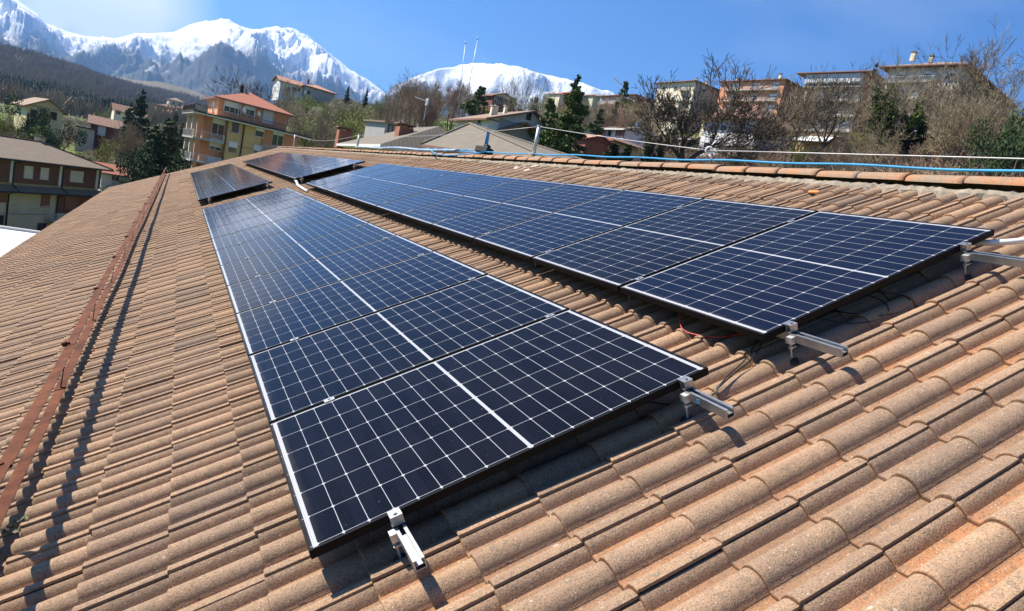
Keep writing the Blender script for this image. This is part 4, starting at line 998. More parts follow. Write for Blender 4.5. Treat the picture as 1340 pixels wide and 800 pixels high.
def bchim(px, py0, py1, D, w, root, rp_):
    lo, hi = root.Mi @ Vector(P(px, py1, D)), root.Mi @ Vector(P(px, py0, D))
    c = MB().box(lo.x - w / 2, lo.x + w / 2, lo.y - w / 2, lo.y + w / 2, lo.z - 1.2, hi.z - .28).build('chimney', M_BRICK, rp_)
    m_ = MB().box(lo.x - w * .62, lo.x + w * .62, lo.y - w * .62, lo.y + w * .62, hi.z - .10, hi.z)
    for sx in (-1, 1):
        for sy in (-1, 1): m_.box(lo.x + sx * w * .38 - .07, lo.x + sx * w * .38 + .07, lo.y + sy * w * .38 - .07, lo.y + sy * w * .38 + .07, hi.z - .28, hi.z - .10)
    m_.build('chimney_cap', M_BROWNROOF, c)
bchim(528, 162, 178, 55, 1.15, b, rw); bchim(450, 167, 178, 66, 1.2, b, rw)
# --- white gabled house
b = Bld('white_gabled_house', 'white house with wide gable and tan roof behind the grey tiled roof', 'house', 641, 153, 80, 87, zbase=-6)
H = b.h; wx = b.loc(727, 166).x
b.flat_box('wall', 0, wx, 0, 9, 0, H - .3, M_WHITE); ro = b.gable(0, wx, 0, 9, H, 2.1, M_TANROOF, .8, 'y', apex=.60, wall=M_WHITE)
p = b.loc(692, 152); b.window_at(p, .45, .8, shut=0, frame=M_DARK)
p = b.loc(680, 176); b.part('loggia', MB().box(p.x - 3.0, p.x + 1.6, -.03, -.01, p.z - 2.2, p.z + 1.2), M_GREYW)
mb = MB(); pr_ = [b.loc(655, 170, 'y', -1.2), b.loc(688, 160, 'y', -1.2), b.loc(718, 181, 'y', -1.2)]
for y in (-1.6, -.05): pass
a0, a1, a2 = pr_; mb.add([(a0.x, -1.5, a0.z), (a1.x, -1.5, a1.z), (a2.x, -1.5, a2.z), (a0.x, -.03, a0.z), (a1.x, -.03, a1.z), (a2.x, -.03, a2.z)] + [(a0.x, -1.5, a0.z - .2), (a1.x, -1.5, a1.z - .2), (a2.x, -1.5, a2.z - .2), (a0.x, -.03, a0.z - .2), (a1.x, -.03, a1.z - .2), (a2.x, -.03, a2.z - .2)],
       [(0, 1, 4, 3), (1, 2, 5, 4), (0, 6, 7, 1), (1, 7, 8, 2), (6, 9, 10, 7), (7, 10, 11, 8)]); b.part('porch_roof', mb, M_BROWNROOF)
b.window(709, 188, .5, .6, shut=0, frame=M_DARK)
for px, D in ((643, 84), (647.5, 84), (660, 85)):
    lo, hi = b.Mi @ Vector(P(px, 152, D)), b.Mi @ Vector(P(px, 139, D)); c = MB().box(lo.x - .2, lo.x + .2, lo.y - .2, lo.y + .2, lo.z - 1, hi.z).build('chimney', M_BEIGE, ro); MB().box(lo.x - .28, lo.x + .28, lo.y - .28, lo.y + .28, hi.z, hi.z + .12).build('chimney_cap', M_CONC, c)
b.window(627, 163, .8, 1.0, 'x', 0, shut=0, frame=M_WHITED)
# --- pale low building between
b = Bld('low_annex', 'low pale flat roofed building with vents left of the white gabled house', 'building', 505, 160, 88, 75, zbase=-6)
wx = b.loc(600, 156).x if b.loc(600, 156).x < 25 else 12
wx = 13; b.flat_box('wall', 0, wx, 0, 5, 0, b.h - .1, M_GREYW); b.flat_box('roof', -.3, wx + .3, -.3, 5.3, b.h - .098, b.h + .12, M_TANROOF)
b.window(511, 168, .6, .9, shut=0, frame=M_DARK)
for px in (529, 549, 592):
    p = b.loc(px, 158, 'y', 1.0)
    if -0.2 < p.x < wx: b.chimney(p.x, 1.0, b.h + .12, .7, .4, M_CONC)

# --- antennas
def antenna(px, y0, y1, D, r, label):
    a, c = P(px[0], y0, D), P(px[1], y1, D); lo = Vector((c.x, c.y, c.z)); t = empty('radio_antenna', label, 'antenna', 'tall whip antennas', loc=lo); h = a.z - c.z
    MB().tube([(0, 0, 0), (a.x - c.x, a.y - c.y, h)], [r, r * .7], 6).build('mast', M_GALV, t, True); MB().tube([(a.x - c.x, a.y - c.y, h - .02), (a.x - c.x, a.y - c.y, h + .25)], r * 1.5, 6).build('tip', M_CABLE, t, True)
    MB().tube([((a.x - c.x) * .5, (a.y - c.y) * .5, h * .5 - .1), ((a.x - c.x) * .5, (a.y - c.y) * .5, h * .5 + .1)], r * 1.6, 6).build('joint', M_GALV, t, True)
antenna((609, 598), 58, 152, 68, .035, 'thin whip antenna, the left and shorter of the two'); antenna((625, 606), 52, 152, 68, .035, 'thin whip antenna, the right and taller of the two')
c = P(556, 150, 60); tv = empty('television_antenna', 'roof television antenna with a wide white boom pointing left', 'antenna', loc=c); hi = P(558, 131, 60).z - c.z
MB().tube([(0, 0, -.5), (0, 0, hi)], .035, 6).build('mast', M_GALV, tv); e = P(543, 127, 60) - c; MB().tube([(0, 0, hi - .1), tuple(e)], .05, 6).build('boom', M_WHITED, tv)
mb = MB()
for k in range(7): t_ = .15 + k * .13; q_ = Vector((0, 0, hi - .1)).lerp(Vector(e), t_); mb.tube([(q_.x - .15, q_.y - .25, q_.z), (q_.x + .15, q_.y + .25, q_.z)], .018, 4)
mb.build('element', M_WHITED, tv); MB().box(-.05, .05, -.3, .3, hi - .45, hi + .15).build('reflector', M_GALV, tv)

# --- right hand slope: houses and apartments
def apart(name, label, cat, px, py, D, az, wx, wy, m1, m2, roofm, rise, rows, fx=(), fy=(), over=.8, zb=None, hip='x', band=None, wsz=(1.1, 1.4), chim=()):
    b = Bld(name, label, cat, px, py, D, az, zbase=zb); H = b.h
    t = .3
    b.flat_box('shaded_wall', .302, wx, 0, wy, 0, H, m1); b.flat_box('sunlit_wall', 0, .3, 0, wy, 0, H, m2)  # on most blocks the wall colours carry sun and shade: sunlit lighter, shaded darker
    ro = b.hip(0, wx, 0, wy, H, rise, roofm, over, hip)
    for k in range(rows):
        z = H - 1.45 - 3.0 * k
        for x in fx: b.window_at(Vector((x * wx, 0, z)), wsz[0], wsz[1], shut=.4)
        for y in fy: b.window_at(Vector((0, y * wy, z)), wsz[0], wsz[1], 'x', 0, shut=.35)
        if band: b.flat_box('balcony', -1.1, -.002, wy * band[0], wy * band[1], z - 1.45, z - 1.28, M_CONC); b.railing(-1.05, -.02, wy * band[0] + .05, wy * band[1] - .05, z - 1.28, .9, M_WHITED, .3, name='balcony_rail')
    for (x, y, h) in chim: b.chimney(wx * x, wy * y, H + rise * .55, h, .6, M_BEIGE, roof=ro)
    return b, ro
apart('beige_apartment_block', 'narrow beige apartment block with shaded grey side wall left of the big bare tree', 'building', 911, 106, 200, 84, 15, 15, M_GREYW, M_BEIGE, M_REDROOF, 1.6, 5, (.25,), (.22, .5, .8), .9, chim=((.3, .3, 1.2), (.5, .2, 1.0)), band=(.1, .35))
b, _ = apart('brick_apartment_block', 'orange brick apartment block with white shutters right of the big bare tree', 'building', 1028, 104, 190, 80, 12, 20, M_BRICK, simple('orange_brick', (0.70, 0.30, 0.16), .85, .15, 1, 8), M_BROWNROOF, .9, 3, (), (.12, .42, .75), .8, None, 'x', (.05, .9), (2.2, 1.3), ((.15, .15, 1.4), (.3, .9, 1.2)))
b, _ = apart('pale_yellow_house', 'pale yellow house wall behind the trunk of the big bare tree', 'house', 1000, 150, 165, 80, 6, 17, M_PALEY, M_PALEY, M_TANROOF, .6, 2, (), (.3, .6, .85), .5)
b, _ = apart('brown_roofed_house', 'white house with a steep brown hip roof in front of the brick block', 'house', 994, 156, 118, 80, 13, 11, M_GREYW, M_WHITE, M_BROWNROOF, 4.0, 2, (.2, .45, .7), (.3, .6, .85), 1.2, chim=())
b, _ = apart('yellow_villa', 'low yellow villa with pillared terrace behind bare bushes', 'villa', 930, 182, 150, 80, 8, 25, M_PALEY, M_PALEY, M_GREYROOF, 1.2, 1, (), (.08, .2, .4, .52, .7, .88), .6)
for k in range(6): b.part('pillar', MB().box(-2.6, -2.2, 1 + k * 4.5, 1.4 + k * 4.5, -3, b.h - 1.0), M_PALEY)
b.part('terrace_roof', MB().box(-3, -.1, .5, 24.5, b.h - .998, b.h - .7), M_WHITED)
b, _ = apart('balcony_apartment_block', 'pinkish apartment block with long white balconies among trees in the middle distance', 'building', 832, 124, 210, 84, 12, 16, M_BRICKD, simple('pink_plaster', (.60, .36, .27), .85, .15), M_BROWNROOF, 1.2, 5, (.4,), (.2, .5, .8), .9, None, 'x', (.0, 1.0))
# small white house and the low house with orange shutters
b = Bld('small_white_house', 'small white house with grey roof and brown shutters below the pink block', 'house', 818, 168, 115, 84); H = b.h
b.flat_box('wall', 0, 8, 0, 6.5, 0, H, M_WHITE); b.gable(0, 8, 0, 6.5, H, 1.0, M_GREYROOF, .7, 'y', apex=.4, fascia=M_WHITE, wall=M_WHITE)
for px in (809, 815): b.window(px, 173, .9, 1.4, 'x', 0, shut=.9, sm=M_BROWNSHUT, frame=M_BROWNSHUT)
b.window(798, 175, .6, .8, 'x', 0, shut=0, frame=M_DARK); dish(835, 163, 113, .5, 'white dish on the roof of the small white house', -40)
b = Bld('orange_shuttered_house', 'low house with orange shutters and brown roof below the small white house', 'house', 803, 184, 100, 84); H = b.h
b.flat_box('wall', 0, 9, 0, 9, 0, H, M_CREAM); b.hip(0, 9, 0, 9, H, 1.3, M_BROWNROOF, .8, 'y'); b.flat_box('terrace_slab', -1.5, -.002, 0, 9, H - 2.9, H - 2.7, M_WHITED)
for px in (784, 795): b.window(px, 189.5, 1.5, 2.0, 'x', 0, shut=1, sm=M_BRIGHT, frame=M_BRIGHT)
b = Bld('tiled_outbuilding', 'low outbuilding with a tan roof left of the orange shuttered house', 'outbuilding', 768, 180, 96, 84); b.flat_box('wall', 0, 5, 0, 9, 0, b.h, M_BRICK); b.gable(0, 5, 0, 9, b.h, .9, M_SALMON, .4, 'y', wall=M_BRICK)
# veranda block, right
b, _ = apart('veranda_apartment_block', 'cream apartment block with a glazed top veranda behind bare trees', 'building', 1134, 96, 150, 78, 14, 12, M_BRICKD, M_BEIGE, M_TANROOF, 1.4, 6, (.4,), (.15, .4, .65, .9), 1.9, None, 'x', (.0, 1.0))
H = b.h; v_ = MB().box(-1.3, -.004, .2, 11.8, H - 2.2, H - .25); b.part('veranda', v_, M_WHITED)
for k in range(5): b.window_at(Vector((-1.3, 1.3 + k * 2.3, H - 1.2)), 1.7, 1.4, 'x', -1.3, shut=0, frame=M_WHITE, pane=M_GALV)
b, _ = apart('garden_house', 'little house with an ochre wall and white awning under the veranda block', 'house', 1096, 179, 108, 78, 5, 6, M_BEIGE, M_YELLOW, M_TANROOF, .8, 1, (), (), .5)
b.part('awning', MB().add([(-2.2, .2, b.h - 1.2), (-2.2, 5.8, b.h - 1.2), (0, 5.8, b.h + .1), (0, .2, b.h + .1), (-2.2, .2, b.h - 1.25), (-2.2, 5.8, b.h - 1.25), (0, 5.8, b.h + .05), (0, .2, b.h + .05)], [(0, 3, 2, 1), (4, 5, 6, 7), (0, 1, 5, 4), (1, 2, 6, 5), (2, 3, 7, 6), (3, 0, 4, 7)]), M_WHITE)
# big pale house on the hill top at right
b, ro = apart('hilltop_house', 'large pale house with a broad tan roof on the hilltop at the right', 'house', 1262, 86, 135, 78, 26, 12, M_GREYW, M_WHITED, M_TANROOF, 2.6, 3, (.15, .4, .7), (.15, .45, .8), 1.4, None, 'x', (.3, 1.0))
b.chimney(1.0, 9, b.h + 1.4, 1.5, .7, M_BEIGE, roof=ro); b.chimney(2.5, 6.5, b.h + 1.4, 1.2, .6, M_CONC, roof=ro)
# brown house seen between the trees left of centre and houses on the middle ridge
b = Bld('brown_house', 'brown house with pale chimney half hidden by trees above the white gabled house', 'house', 646, 124, 165, 80); b.flat_box('wall', 0, 6.5, 0, 6, 0, b.h, M_BRICKD); b.gable(0, 6.5, 0, 6, b.h, 1.3, M_BROWNROOF, .5, 'y', wall=M_BEIGE); b.window(656, 131, 1.2, 1.4, shut=0); b.window(650, 131, 1.2, 1.4, shut=0)
for px, py, w, m1, m2, lb in ((733, 123, 10, M_BEIGE, M_SALMON, 'pink roofed house at the left end of the row on the middle ridge'), (744, 122, 8, M_BRICK, M_REDROOF, 'second house from the left on the middle ridge'), (757, 123, 9, M_GREYW, M_GREYROOF, 'grey house behind the cedar top on the middle ridge'),
                             (777, 125, 12, M_CREAM, M_TANROOF, 'cream house right of the cedar on the middle ridge'), (789, 126, 9, M_WHITED, M_GREYROOF, 'white house at the right end of the row on the middle ridge')):
    b = Bld('ridge_house', lb, 'house', px, py, 330, 80, group='houses on the middle ridge'); b.flat_box('wall', 0, w, 0, 9, 0, b.h, m1); b.hip(0, w, 0, 9, b.h, 2, m2, .7)
    b.window_at(Vector((w * .3, 0, b.h - 1.6)), 1.2, 1.4, shut=0); b.window_at(Vector((w * .7, 0, b.h - 1.6)), 1.2, 1.4, shut=0)
# crane far behind
c = P(812, 112, 420); cr = empty('tower_crane', 'thin distant crane jib rising above the trees', 'crane', loc=(c.x, c.y, tz1(c.x, c.y)))
j0, j1 = P(816, 113, 420), P(803, 102, 420); o_ = Vector(cr.location)
MB().tube([(0, 0, 0), (j0.x - o_.x, j0.y - o_.y, j0.z - o_.z)], .35, 4).build('mast', M_YELLOW, cr); MB().tube([tuple(j0 - o_), tuple(j1 - o_)], .28, 4).build('jib', M_YELLOW, cr)

# ------------------------------------------------------------------ vegetation
def leafmat(name, c, var=.35, trans=.0):
    t = NT(name); at = t.node('Attribute', attribute_name='tone').outputs['Fac']; oi = t.node('ObjectInfo').outputs['Random']
    k = t.math('ADD', t.math('MULTIPLY', at, .75), t.math('MULTIPLY', oi, .25))
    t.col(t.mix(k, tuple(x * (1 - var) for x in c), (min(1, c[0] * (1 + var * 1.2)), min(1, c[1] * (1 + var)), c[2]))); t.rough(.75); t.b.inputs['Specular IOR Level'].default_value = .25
    return t.m
M_BARK = simple('grey_bark', (0.105, 0.085, 0.068), .95, .4, 3, 25)
M_TWIG = leafmat('brown_twigs', (0.25, 0.20, 0.150), .35)
M_TWIGR = leafmat('reddish_twigs', (0.27, 0.185, 0.145), .3)
M_TWIGG = leafmat('budding_twigs', (0.24, 0.26, 0.095), .35)
M_TWIGP = leafmat('pale_twigs', (0.36, 0.31, 0.245), .3)
M_CEDAR = leafmat('cedar_needles', (0.085, 0.130, 0.040), .55)
M_DARKFIR = leafmat('dark_fir_needles', (0.040, 0.072, 0.030), .5)
M_FARWOOD = leafmat('far_bare_wood', (0.34, 0.285, 0.245), .5)
M_FARFIR = leafmat('far_conifers', (0.060, 0.085, 0.055), .4)
M_OAKTWIG = leafmat('dark_oak_twigs', (0.105, 0.082, 0.064), .3)
M_IVY = leafmat('ivy_leaves', (0.065, 0.115, 0.026), .6)
M_IVYD = leafmat('dark_ivy_leaves', (0.022, 0.038, 0.014), .5)
M_SHRUBG = leafmat('green_shrub_leaves', (0.120, 0.180, 0.040), .5)
M_YEL = leafmat('yellowish_leaves', (0.22, 0.20, 0.035), .4)

class Quads:
    def __init__(s): s.V = []; s.F = []; s.T = []; s.n = 0
    def add(s, V, F, tone):
        s.V.append(V); s.F.append(F + s.n); s.T.append(np.full(len(F), tone) if np.isscalar(tone) else tone); s.n += len(V)
    def mesh(s, name, mats): return np_mesh(name, np.concatenate(s.V), np.concatenate(s.F), mats, False, {'tone': ('FACE', np.concatenate(s.T))})
def prism(a, b, ra, rb, n=4):
    """n-sided tapered sticks between the point arrays a and b"""
    d = b - a; d /= (np.linalg.norm(d, axis=1, keepdims=True) + 1e-9)
    ref = np.where(np.abs(d[:, 2:3]) < .9, np.array([[0, 0, 1.]]), np.array([[1., 0, 0]]))
    u = np.cross(d, ref); u /= np.linalg.norm(u, axis=1, keepdims=True); w = np.cross(d, u)
    ang = np.arange(n) * 2 * math.pi / n
    o = (u[:, None] * np.cos(ang)[None, :, None] + w[:, None] * np.sin(ang)[None, :, None])
    V = np.concatenate([a[:, None] + o * ra[:, None, None], b[:, None] + o * rb[:, None, None]], 1).reshape(-1, 3)
    k = np.arange(n); f = np.stack([k, (k + 1) % n, (k + 1) % n + n, k + n], -1)
    return V, (f[None] + (np.arange(len(a)) * 2 * n)[:, None, None]).reshape(-1, 4)
def leaves(C, size, rs, droop=0.0):
    n = len(C); a = rs.normal(size=(n, 3)); a /= np.linalg.norm(a, axis=1, keepdims=True); b = np.cross(a, rs.normal(size=(n, 3))); b /= np.linalg.norm(b, axis=1, keepdims=True)
    a[:, 2] -= droop; s = (size * rs.uniform(.55, 1.3, n))[:, None]
    V = np.stack([C - a * s - b * s * .5, C + b * s * .6 - a * s * .1, C + a * s, C - b * s * .6 + a * s * .1], 1).reshape(-1, 3)
    return V, np.arange(n * 4).reshape(-1, 4)
def grow(seed, levels=6, spread=.55, up=.25, trunk=.28, L0=.24, ratio=.74, nchild=(2, 3), r0=.020, start=.0, wiggle=.14, multi=1, rmin=.0016):
    """unit-height bare tree; returns list of (a, b, ra, rb, level)"""
    rs = np.random.RandomState(seed); out = []
    stack = []
    for m_ in range(multi):
        d = np.array([rs.normal(0, .10 * multi), rs.normal(0, .10 * multi), 1.]); stack.append((np.array([rs.normal(0, .012 * (multi - 1)), rs.normal(0, .012 * (multi - 1)), -.01]), d / np.linalg.norm(d), r0, trunk, 0))
    while stack:
        p, d, r, L, lv = stack.pop(); nseg = 3 if lv < 3 else 2
        rr = r
        for k in range(nseg):
            d2 = d + rs.normal(0, wiggle, 3) * (.5 if lv == 0 else 1) + np.array([0, 0, up * .25]); d2 /= np.linalg.norm(d2)
            q = p + d2 * L / nseg; r2 = rr * (.90 if lv < 2 else .82); out.append((p, q, rr, r2, lv)); p, d, rr = q, d2, r2
            if lv < levels and lv > 0 and rs.rand() < .7 and k < nseg - 1:
                ax = rs.normal(size=3); ax -= d * ax.dot(d); ax /= np.linalg.norm(ax); nd = d * .6 + ax * .8 + np.array([0, 0, up * .5]); nd /= np.linalg.norm(nd)
                stack.append((p, nd, rr * .55, L * ratio * rs.uniform(.6, .9), lv + 1))
        if lv < levels:
            nc = rs.randint(nchild[0], nchild[1] + 1) + (1 if lv == 0 else 0); a0 = rs.rand() * 6.28
            for c in range(nc):
                ax = np.cross(d, [0, 0, 1.]) if abs(d[2]) < .95 else np.array([1., 0, 0]); ax /= np.linalg.norm(ax); bx = np.cross(d, ax); an = a0 + c * 6.28 / nc + rs.normal(0, .3)
                o = ax * math.cos(an) + bx * math.sin(an); sp = spread * rs.uniform(.6, 1.35)
                nd = d * math.cos(sp) + o * math.sin(sp) + np.array([0, 0, up * .4]); nd /= np.linalg.norm(nd)
                stack.append((p, nd, max(rmin, rr * rs.uniform(.58, .78)), L * ratio * rs.uniform(.75, 1.2), lv + 1))
    return out
def segs_arrays(S):
    return (np.array([s[0] for s in S]), np.array([s[1] for s in S]), np.array([s[2] for s in S]), np.array([s[3] for s in S]), np.array([s[4] for s in S]))
PROTO = {}
def proto_bare(key, twig, seed, ivy=None, ivy_levels=3, rmin=.0012, buds=None, **kw):
    S = grow(seed, rmin=rmin, **kw); a, b, ra, rb, lv = segs_arrays(S)
    top = b[:, 2].max(); a /= top; b /= top; rs = np.random.RandomState(seed)
    qt = Quads(); mk = lv <= 1; V, Fq = prism(a[mk], b[mk], ra[mk], rb[mk], 7); qt.add(V, Fq, .5)
    qc = Quads(); mk = lv >= 2; V, Fq = prism(a[mk], b[mk], ra[mk], rb[mk], 3); qc.add(V, Fq, np.repeat(rs.rand(mk.sum()), 3))
    if buds:
        e = b[lv >= lv.max() - 1]; idx = rs.choice(len(e), min(buds, len(e) * 3)); V, Fq = leaves(e[idx] + rs.normal(0, .012, (len(idx), 3)), .010, rs); qc.add(V, Fq, rs.rand(len(Fq)))
    parts = [('trunk', qt.mesh(key + '_trunk', M_BARK)), ('crown', qc.mesh(key + '_crown', twig))]
    if ivy is not None:
        mk = (lv <= ivy_levels) & (b[:, 2] < .86); A, B = a[mk], b[mk]; n = 5200; i = rs.randint(0, len(A), n); t = rs.rand(n, 1)
        rad = np.abs(rs.normal(0, 1, (n, 1))) * np.where(lv[mk][i] <= 1, .040, .026)[:, None]; dr = rs.normal(size=(n, 3)); dr /= np.linalg.norm(dr, axis=1, keepdims=True)
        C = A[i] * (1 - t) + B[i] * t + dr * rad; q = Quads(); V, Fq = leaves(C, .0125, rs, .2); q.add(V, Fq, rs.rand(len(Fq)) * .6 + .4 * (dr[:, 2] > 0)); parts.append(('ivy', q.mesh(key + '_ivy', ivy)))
    PROTO[key] = parts
def proto_conifer(key, mat_, seed, width=.28, tiers=26, droop=.35, n_leaf=9000, sparse=.12, leaf=.013, bare=.10, shape=1.0):
    rs = np.random.RandomState(seed); qt = Quads(); V, Fq = prism(np.array([[0, 0, -.02], [0, 0, .5]]), np.array([[0, 0, .5], [.01, 0, 1.]]), np.array([.018, .011]), np.array([.011, .002]), 7); qt.add(V, Fq, .5)
    A = []; B = []; w = []
    for k in range(tiers):
        h = bare + (1 - bare) * (k + rs.rand()) / tiers; rr = width * (1 - h) ** (.75 * shape) * (.55 + .6 * rs.rand()) + .01
        for c in range(rs.randint(4, 7)):
            if rs.rand() < sparse: continue
            an = rs.rand() * 6.28; r_ = rr * rs.uniform(.6, 1.15); A.append((0, 0, h)); B.append((r_ * math.cos(an), r_ * math.sin(an), h - r_ * droop * rs.uniform(.2, 1.2) + .03)); w.append(r_)
    A, B, w = np.array(A), np.array(B), np.array(w); V, Fq = prism(A, B, w * .03 + .001, np.full(len(A), .001), 3); qt.add(V, Fq, .3)
    p = w / w.sum(); i = rs.choice(len(A), n_leaf, p=p); t = rs.beta(2.2, 1.2, n_leaf)[:, None]
    C = A[i] * (1 - t) + B[i] * t; sc_ = w[i][:, None]; off = rs.normal(0, 1, (n_leaf, 3)) * np.array([.17, .17, .055]) * sc_ * (1.15 - t * .5); C = C + off; C[:, 2] -= np.abs(rs.normal(0, .012, n_leaf))
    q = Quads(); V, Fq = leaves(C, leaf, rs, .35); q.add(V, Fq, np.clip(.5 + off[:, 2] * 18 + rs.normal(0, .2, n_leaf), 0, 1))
    PROTO[key] = [('trunk', qt.mesh(key + '_trunk', M_BARK)), ('crown', q.mesh(key + '_crown', mat_))]
def proto_bush(key, mat_, seed, n=5000, leaf=.022, blobs=14, flat=.8, twig=None):
    rs = np.random.RandomState(seed); c = rs.normal(0, 1, (blobs, 3)) * np.array([.30, .30, .20]) + np.array([0, 0, .48]); r = rs.uniform(.14, .26, blobs)
    i = rs.randint(0, blobs, n); d = rs.normal(size=(n, 3)); d /= np.linalg.norm(d, axis=1, keepdims=True); C = c[i] + d * (r[i] * rs.uniform(.5, 1.05, n))[:, None]; C[:, 2] = np.abs(C[:, 2]) * flat + .03
    C[:, 2] *= 1 / np.percentile(C[:, 2], 99.5)
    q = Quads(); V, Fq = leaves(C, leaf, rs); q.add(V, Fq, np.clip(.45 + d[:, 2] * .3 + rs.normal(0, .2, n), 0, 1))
    t = Quads(); e = c * .9; V, Fq = prism(np.zeros((blobs, 3)) + rs.normal(0, .03, (blobs, 3)) * [1, 1, 0], e, np.full(blobs, .018), np.full(blobs, .006), 4); t.add(V, Fq, .5)
    PROTO[key] = [('trunk', t.mesh(key + '_trunk', M_BARK)), ('crown', q.mesh(key + '_crown', mat_))]
proto_bare('big_oak', M_OAKTWIG, 5, levels=7, spread=.46, trunk=.34, up=.22, ratio=.79, r0=.026, nchild=(2, 3), rmin=.0019)
proto_bare('open0', M_OAKTWIG, 61, levels=6, spread=.55, trunk=.36, up=.22, ratio=.74, r0=.020, rmin=.0018)
proto_bare('open1', M_TWIG, 64, levels=6, spread=.50, trunk=.34, up=.28, ratio=.76, r0=.020, rmin=.0018)
for i, sd in enumerate((11, 12, 13, 14)): proto_bare(f'bare{i}', (M_TWIG, M_TWIGR, M_TWIG, M_TWIGP)[i], sd, levels=6, spread=(.45, .4, .55, .35)[i], trunk=(.26, .32, .2, .3)[i], up=(.3, .5, .2, .5)[i], ratio=.77, r0=.019, rmin=.0019)
for i, sd in enumerate((21, 22)): proto_bare(f'multi{i}', (M_TWIG, M_TWIGP)[i], sd, levels=5, spread=.45, trunk=.22, up=.4, ratio=.78, r0=.011, multi=3, rmin=.0020)
for i, sd in enumerate((31, 32, 33)): proto_bare(f'bud{i}', M_TWIGG, sd, levels=5, spread=.42, trunk=.28, up=.4, ratio=.76, r0=.014, rmin=.0020, buds=2600)
proto_bare('ivyoak', M_TWIG, 41, ivy=M_IVY, levels=6, spread=.5, trunk=.34, up=.35, ratio=.76, r0=.022)
proto_bare('ivyfan', M_TWIGP, 44, ivy=M_IVYD, ivy_levels=2, levels=6, spread=.5, trunk=.30, up=.45, ratio=.74, r0=.022)
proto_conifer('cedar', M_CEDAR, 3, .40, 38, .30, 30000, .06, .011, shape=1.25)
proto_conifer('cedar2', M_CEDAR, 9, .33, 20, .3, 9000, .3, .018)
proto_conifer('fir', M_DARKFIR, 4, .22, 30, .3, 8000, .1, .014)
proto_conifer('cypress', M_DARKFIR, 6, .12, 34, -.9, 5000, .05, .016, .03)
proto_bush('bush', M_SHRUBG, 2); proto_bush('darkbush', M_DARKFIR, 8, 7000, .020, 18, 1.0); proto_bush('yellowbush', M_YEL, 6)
rs = np.random.RandomState(17)
ROOT = {}
def plant(key, name, x, y, z, h, label, group=None, cat='tree', wide=1.0, yaw=None):
    if name + key not in ROOT:
        r = bpy.data.objects.new(name, None); COL.objects.link(r); r.empty_display_size = .1
        for nm, me in PROTO[key]: link(nm, me, r)
        ROOT[name + key] = r
    else: r = copy_tree(ROOT[name + key])
    r.location = (x, y, z); r.rotation_euler = (0, 0, rs.rand() * 6.28 if yaw is None else yaw); r.scale = (h * wide, h * wide, h)
    for k in ('group',):
        if k in r: del r[k]
    return tag(r, label, cat, group)
def tree_px(key, name, px, py, D, label, group=None, wide=1.0, cat='tree', sink=.3, yaw=None, hmin=2.):
    t = P(px, py, D); g = tz1(t.x, t.y) - sink; h = max(hmin, t.z - g)
    return plant(key, name, t.x, t.y, g, h, label, group, cat, wide, yaw)
B_, E_ = 'bare_tree', 'evergreen_tree'
tree_px('big_oak', B_, 935, 62, 82, 'big dark bare tree spreading in front of the yellow house', wide=1.25, yaw=1.0)
tree_px('ivyoak', 'ivy_covered_tree', 1190, 56, 92, 'bare tree thickly covered in green ivy before the hilltop house', wide=.85, yaw=2.0)
tree_px('ivyfan', 'ivy_covered_tree', 686, 92, 115, 'tree with pale bare top and dark ivy limbs above the white gabled house', wide=1.0)
tree_px('cedar', E_, 757, 103, 74, 'large green cedar just right of the white gabled house', wide=1.0)
tree_px('cedar2', E_, 722, 128, 82, 'smaller cedar standing behind the left side of the large cedar', wide=.9)
tree_px('cedar2', E_, 820, 106, 165, 'dark conifer in front of the pinkish apartment block', wide=.9)
tree_px('fir', E_, 1148, 84, 160, 'small conifer tip between the veranda block and the hilltop house', wide=.7)
tree_px('open1', B_, 575, 92, 150, 'wide rounded bare tree left of the whip antennas', wide=1.15)
tree_px('cedar2', E_, 632, 112, 130, 'green conifer beside the brown house right of the antennas', wide=1.2)
tree_px('fir', E_, 457, 112, 230, 'small dark fir, left of two on the green hill top', wide=.9); tree_px('fir', E_, 481, 116, 230, 'small dark fir, right of two on the green hill top', wide=.8)
tree_px('open0', B_, 344, 97, 150, 'bare tree rising behind the red hip roof', wide=1.0); tree_px('bare2', B_, 306, 112, 150, 'low bare tree above the left of the red hip roof', wide=1.1)
tree_px('bare0', B_, 377, 102, 200, 'bare tree at the left corner of the hill house', wide=.9)
tree_px('ivyfan', 'ivy_covered_tree', 26, 146, 150, 'dark ivy grown tree left of the pale yellow gabled house', wide=.8)
tree_px('darkbush', E_, 64, 137, 145, 'round dark evergreen in front of the pale yellow gabled house', wide=.55)
tree_px('cypress', E_, 37, 150, 148, 'narrow dark cypress at the left corner of the pale yellow house'); tree_px('yellowbush', 'shrub', 8, 147, 150, 'yellowish shrub at the left edge above the brown house', cat='shrub', wide=.5)
tree_px('fir', E_, 188, 119, 165, 'tall dark fir, highest tree left of the orange building', wide=1.1); tree_px('fir', E_, 172, 136, 160, 'dark fir left of the tallest fir', wide=1.0)
tree_px('fir', E_, 222, 158, 115, 'wide dark fir beside the left wall of the orange building', wide=1.7); tree_px('fir', E_, 205, 168, 108, 'dark fir low in front of the wide dark fir', wide=1.5); tree_px('darkbush', E_, 236, 180, 104, 'dark evergreen touching the balconies of the orange building', wide=.6)
tree_px('bud0', B_, 138, 140, 190, 'green budding tree above the dark red shed', wide=.8)
tree_px('bush', 'shrub', 178, 208, 128, 'bright green shrub right of the small red roofed house', cat='shrub', wide=.8)
tree_px('open0', B_, 1303, 44, 96, 'tall bare tree with a thick trunk at the right edge of the hilltop', wide=.75, yaw=.5); tree_px('open1', B_, 1338, 36, 96, 'tall bare tree cut off by the right edge', wide=.7)
